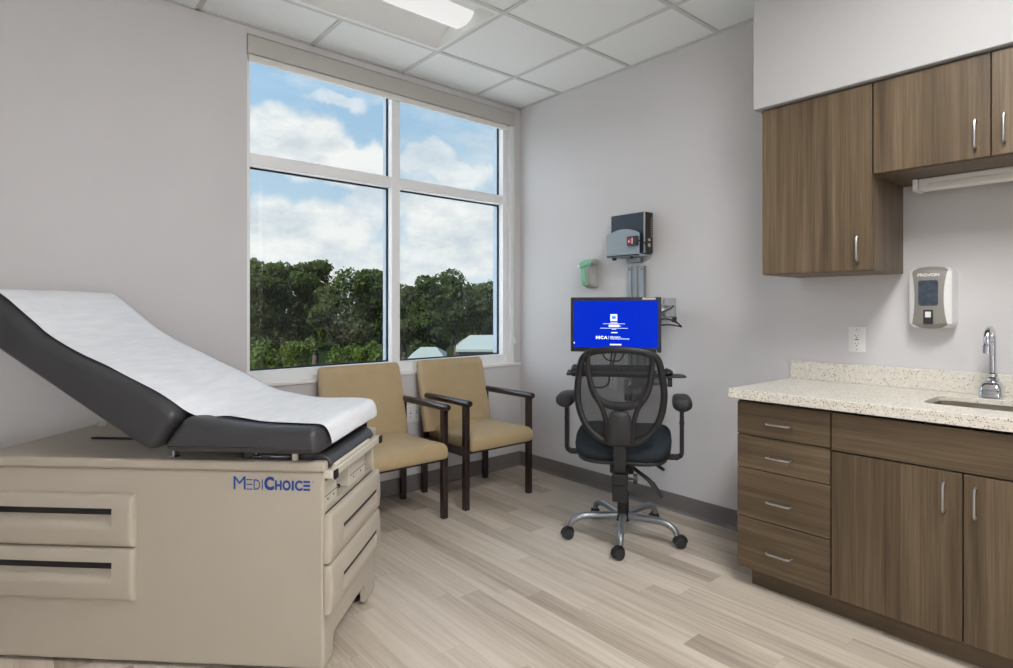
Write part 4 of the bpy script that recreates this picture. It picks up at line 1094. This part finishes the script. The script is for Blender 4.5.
def tree(px, d, top_y, rx, label, seed, mat='leafa', n=7000, low=.25):
    base = outp(px, d, ZG); H = 1.208-(top_y-308.3)*d/588-ZG
    t = thing('tree', label, 'tree', tuple(base), 0, 'trees outside the window')
    rd = random.Random(seed)
    zc = H*(low+1)/2; rz = H*(1-low)/2
    blobs = [((0, 0, zc), (rx*.72, rx*.72, rz*.78))]
    for i in range(15):
        a = rd.uniform(0, 2*math.pi); e = rd.uniform(-.9, 1); q = math.sqrt(max(0, 1-e*e))*rd.uniform(.7, .95)
        r = rd.uniform(.26, .46)
        blobs.append(((rx*q*math.cos(a), rx*q*math.sin(a), zc+rz*e*.80), (rx*r, rx*r, rx*r*.75)))
    me = leaves(blobs, n, .29, seed)
    f = bpy.data.objects.new('foliage', me); COL.objects.link(f); me.materials.append(M[mat]); f.parent = t
    m = MB(); m.tube(spline([(0, 0, 0), (.1, .05, H*.2), (-.1, .1, H*.42), (.1, 0, H*.7)], 4), [.30-.016*i for i in range(13)], 8)
    for i in range(7):
        b = blobs[1+i][0]; z0 = H*(.24+.05*i); m.tube(spline([(0, .05, z0), (b[0]*.5, b[1]*.5, (z0+b[2])/2+.2), b], 3), [.13, .12, .11, .10, .08, .06, .04], 6)
    m.build('trunk', M['bark'], t); return t
tree(254, 36, 249, 2.2, 'dark leafy tree outside, against the left edge of the window', 1)
tree(284, 43, 259, 2.3, 'dark green tree outside, second from the left edge of the window', 2)
tree(315, 50, 256, 2.2, 'round topped dark tree in the middle of the left lower pane', 3)
tree(347, 37, 256, 2.0, 'dark tree outside, just right of the round topped one', 4)
tree(377, 44, 266, 2.1, 'lighter green tree outside, against the window mullion on its left', 5, 'leafa')
tree(404, 51, 277, 2.2, 'tree outside half hidden by the window mullion on its right', 6)
tree(427, 38, 271, 1.8, 'dark tree outside above the small low roof', 7)
tree(456, 46, 268, 2.6, 'tall spreading tree outside, left of the tree by the right window edge', 8)
tree(488, 53, 273, 2.1, 'dark tree outside at the right edge of the window, behind the larger roof', 9)
def shrub(px, d, top_y, rx, label, seed):
    base = outp(px, d, ZG); H = 1.208-(top_y-308.3)*d/588-ZG
    t = thing('shrub', label, 'shrub', tuple(base), 0, 'young trees below the window')
    rd = random.Random(seed); blobs = [((0, 0, H*.5), (rx*.8, rx*.8, H*.5))]
    for i in range(8):
        a = rd.uniform(0, 6.28); blobs.append(((rx*.7*math.cos(a), rx*.7*math.sin(a), H*rd.uniform(.4, .92)), (rx*.42,)*3))
    me = leaves(blobs, 1900, .22, seed); f = bpy.data.objects.new('foliage', me); COL.objects.link(f); me.materials.append(M['leafb']); f.parent = t
    m = MB(); m.tube([(0, 0, 0), (.05, 0, H*.4), (0, .05, H*.8)], [.09, .06, .03], 6); m.build('stem', M['bark'], t)
shrub(262, 27, 338, 1.0, 'light green young tree outside at the lower left corner of the window', 21)
shrub(297, 30, 341, 1.0, 'light green young tree outside, second along the bottom of the left pane', 22)
shrub(339, 30, 345, 1.0, 'light green young tree outside, third along the bottom of the left pane', 23)
shrub(374, 28, 343, .9, 'light green young tree outside beside the window mullion', 24)
# far tree line closing the view behind the nearer trees
lb = []
rd_ = random.Random(5)
for i in range(90):
    a = -62+i*1.5+rd_.uniform(-.5, .5); d = 84+rd_.uniform(-5, 8); hh = rd_.uniform(5.2, 7.6)
    lb.append(((d*math.sin(R(a)), d*math.cos(R(a)), ZG+hh*.5), (rd_.uniform(1.8, 3), rd_.uniform(1.8, 3), hh*.5)))
me = leaves(lb, 26000, .62, 77); ft = bpy.data.objects.new('tree_line', me); COL.objects.link(ft); me.materials.append(M['leafa'])
tag(ft, 'far dark tree line on the horizon behind the nearer trees', 'trees'); ft['kind'] = 'stuff'
def house(px0, px1, d, ridge_y, eave_y, dep, label, wall='siding', hip=False):
    zr = 1.208-(ridge_y-308.3)*d/588; ze = 1.208-(eave_y-308.3)*d/588
    c = outp((px0+px1)/2, d, ZG); w = (px1-px0)/588*d/2
    t = thing('house', label, 'house', tuple(c), R(-36), 'houses outside the window')
    m = MB(); m.box(-w*.93, w*.93, -dep*.46, dep*.46, 0, ze-ZG-.08); b = m.build('walls', M[wall], t, smooth=False)
    m = MB(); H = zr-ZG; E_ = ze-ZG; rg = w*.45 if hip else w
    top = [(-w, -dep/2, E_), (w, -dep/2, E_), (w, dep/2, E_), (-w, dep/2, E_), (-rg, 0, H), (rg, 0, H)]
    for dz in (0, -.12): pass
    V = [m.bm.verts.new(p) for p in top]; U_ = [m.bm.verts.new((p[0], p[1], p[2]-.14)) for p in top[:4]]
    m.face([V[0], V[1], V[5], V[4]]); m.face([V[2], V[3], V[4], V[5]]); m.face([V[1], V[2], V[5]]); m.face([V[3], V[0], V[4]])
    for i in range(4): m.face([V[i], V[(i+1) % 4], U_[(i+1) % 4], U_[i]])
    m.face(U_[::-1]); m.build('roof', M['roof' if wall == 'siding' else wall], t, smooth=False)
    for x in (-.45, .2):
        m = MB(); m.box(w*x, w*x+w*.28, -dep*.46-.03, -dep*.46-.001, .9, 2.0); m.build('window', M['darkglass'], t, smooth=False)
house(456, 508, 36, 335, 346.5, 5.0, 'pale roofed house outside at the right edge of the window', hip=True)
house(411, 446, 31, 347, 355, 4.0, 'small house with a low white roof outside, left of the larger roof', hip=True)
# added white slab below the window, out of view, throws daylight onto the ceiling
M['bounceroof'] = plain('bounce_white', rgb(236, 236, 232), .8, var=.02, vscale=.8)
m = MB(); m.box(-14, 12, YW+.25, 13, ZG, -.75); m.box(-14, 12, 12.8, 13, -.75, -.55); struct(m.build('roof_bounce', M['bounceroof'], smooth=False), 'added white slab below the window that bounces daylight indoors')

# ------------------------------------------------------------------ sky: blue with cumulus, seen in every direction
w = bpy.data.worlds.new('sky'); scene.world = w; w.use_nodes = True
t = NT(w.node_tree); bg = t.n['Background']
gv = t.node('ShaderNodeTexCoord').outputs['Generated']
s = t.node('ShaderNodeSeparateXYZ'); t.l.new(gv, s.inputs[0])
az = t.math('ARCTAN2', s.outputs[0], s.outputs[1]); el = t.math('ARCSINE', s.outputs[2])
wn = t.noise(gv, 7.5, 7, .58, out=1); ws = t.node('ShaderNodeSeparateColor'); t.l.new(wn, ws.inputs[0])
az2 = t.math('ADD', az, t.math('MULTIPLY', t.math('SUBTRACT', ws.outputs[0], .5), .17))
el2 = t.math('ADD', el, t.math('MULTIPLY', t.math('SUBTRACT', ws.outputs[1], .5), .13))
D = math.radians
cloud = None
def sky_pos(px, py):
    u = (px-506.5)/588; x = .6501+u*.7599; y = .7599-u*.6501
    return math.atan2(x, y), math.atan((308.3-py)/588/math.hypot(x, y))
#  (px, py, half width, half height in degrees, opacity)
for px, py, hw, hh, op in ((308, 150, 4.6, 2.7, 1.0), (270, 140, 3.2, 2.4, .95), (352, 160, 4.2, 2.2, .95), (345, 104, 3.4, .8, .6), (425, 160, 3.6, 1.5, .7), (470, 172, 4, 1.6, .8),
                           (270, 235, 3.6, 3.4, .95), (330, 232, 4.5, 2.6, .9), (370, 205, 3, 2.2, .7), (440, 215, 5, 3.4, .95), (480, 245, 5, 4, .9), (300, 262, 9, 2.5, .8), (430, 262, 9, 2.8, .8)):
    a0, e0 = sky_pos(px, py)
    dx = t.math('DIVIDE', t.math('SUBTRACT', az2, a0), D(hw)); dy = t.math('DIVIDE', t.math('SUBTRACT', el2, e0), D(hh))
    r2 = t.math('ADD', t.math('MULTIPLY', dx, dx), t.math('MULTIPLY', dy, dy))
    mr = t.node('ShaderNodeMapRange', interpolation_type='SMOOTHSTEP'); t.l.new(r2, mr.inputs[0])
    mr.inputs[1].default_value = 1.35; mr.inputs[2].default_value = .45; mr.inputs[3].default_value = 0; mr.inputs[4].default_value = op
    cloud = mr.outputs[0] if cloud is None else t.math('MAXIMUM', cloud, mr.outputs[0])
# wider broken cloud over the rest of the sky
gn = t.noise(t.scaled(gv, (1, 1, 2.6)), 3.2, 8, .6)
gen = t.ramp(gn, [(.50, (0, 0, 0, 1)), (.66, (.62, .62, .62, 1))])
cloud = t.math('MAXIMUM', cloud, gen)
blue = t.ramp(el, [(0, rgb(208, 222, 232)), (.16, rgb(182, 208, 228)), (.34, rgb(158, 194, 224)), (.55, rgb(118, 166, 212)), (1, rgb(80, 130, 195))])
shade = t.noise(t.scaled(gv, (1, 1, 2)), 11, 6, .6)
white = t.ramp(shade, [(.35, rgb(208, 216, 222)), (.6, rgb(250, 248, 246))])
col = t.mix(cloud, blue, white)
ground = t.math('LESS_THAN', s.outputs[2], -.02)
col = t.mix(ground, col, rgb(96, 104, 84))
# added sky brightening left of the window, out of view, to light the room
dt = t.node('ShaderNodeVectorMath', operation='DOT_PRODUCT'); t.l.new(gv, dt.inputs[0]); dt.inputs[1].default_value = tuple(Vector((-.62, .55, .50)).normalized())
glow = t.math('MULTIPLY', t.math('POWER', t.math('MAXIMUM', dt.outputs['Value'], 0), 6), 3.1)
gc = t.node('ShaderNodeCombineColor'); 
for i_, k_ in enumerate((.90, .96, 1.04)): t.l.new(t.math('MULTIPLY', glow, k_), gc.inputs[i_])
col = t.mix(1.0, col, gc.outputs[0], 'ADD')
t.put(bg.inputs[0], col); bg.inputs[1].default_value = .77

# ------------------------------------------------------------------ lights
sun = bpy.data.lights.new('sun', 'SUN'); sun.energy = 5.5; sun.angle = R(1); sun.color = (1, .95, .86)
so = bpy.data.objects.new('sun', sun); COL.objects.link(so); so.location = (-30, 10, 30)
so.rotation_euler = Vector((.78, .08, -.62)).to_track_quat('-Z', 'Y').to_euler()
def lamp(name, loc, sx, sy, power, col=(1, .94, .87)):
    a = bpy.data.lights.new(name, 'AREA'); a.shape = 'RECTANGLE'; a.size = sx; a.size_y = sy; a.energy = power; a.color = col
    o = bpy.data.objects.new(name, a); COL.objects.link(o); o.location = loc; return o
l0 = LIGHTS[1]
lamp('overhead_fill', ((l0[0]+l0[1])/2, (l0[2]+l0[3])/2, CEIL-.004), 1.1, .5, 30, (1, .985, .97))  # added area fill below the unseen second fitting
dl = lamp('doorway_fill', ((DX0+DX1)/2, YF-.13, 1.08), 1.05, 1.7, 300, (.975, .985, 1)); dl.rotation_euler = (R(90+32), 0, R(180)); dl.location.y -= .25  # added area fill, tilted up to brighten walls and ceiling

# ------------------------------------------------------------------ camera
cam = bpy.data.cameras.new('camera'); co = bpy.data.objects.new('camera', cam); COL.objects.link(co)
cam.sensor_width = 36; cam.lens = 588/1013*36; cam.shift_y = -25.7/1013; cam.clip_start = .05; cam.clip_end = 500
co.location = (0, 0, 1.208); co.rotation_euler = (R(90), 0, R(49.45-90)); scene.camera = co
vs = scene.view_settings; vs.view_transform = 'Standard'; vs.look = 'None'; vs.gamma = 1; vs.exposure = 0.88; vs.use_curve_mapping = False
scene.cycles.use_denoising = True
scene.cycles.max_bounces = 10; scene.cycles.diffuse_bounces = 6; scene.cycles.transparent_max_bounces = 12
scene.cycles.sample_clamp_indirect = 6
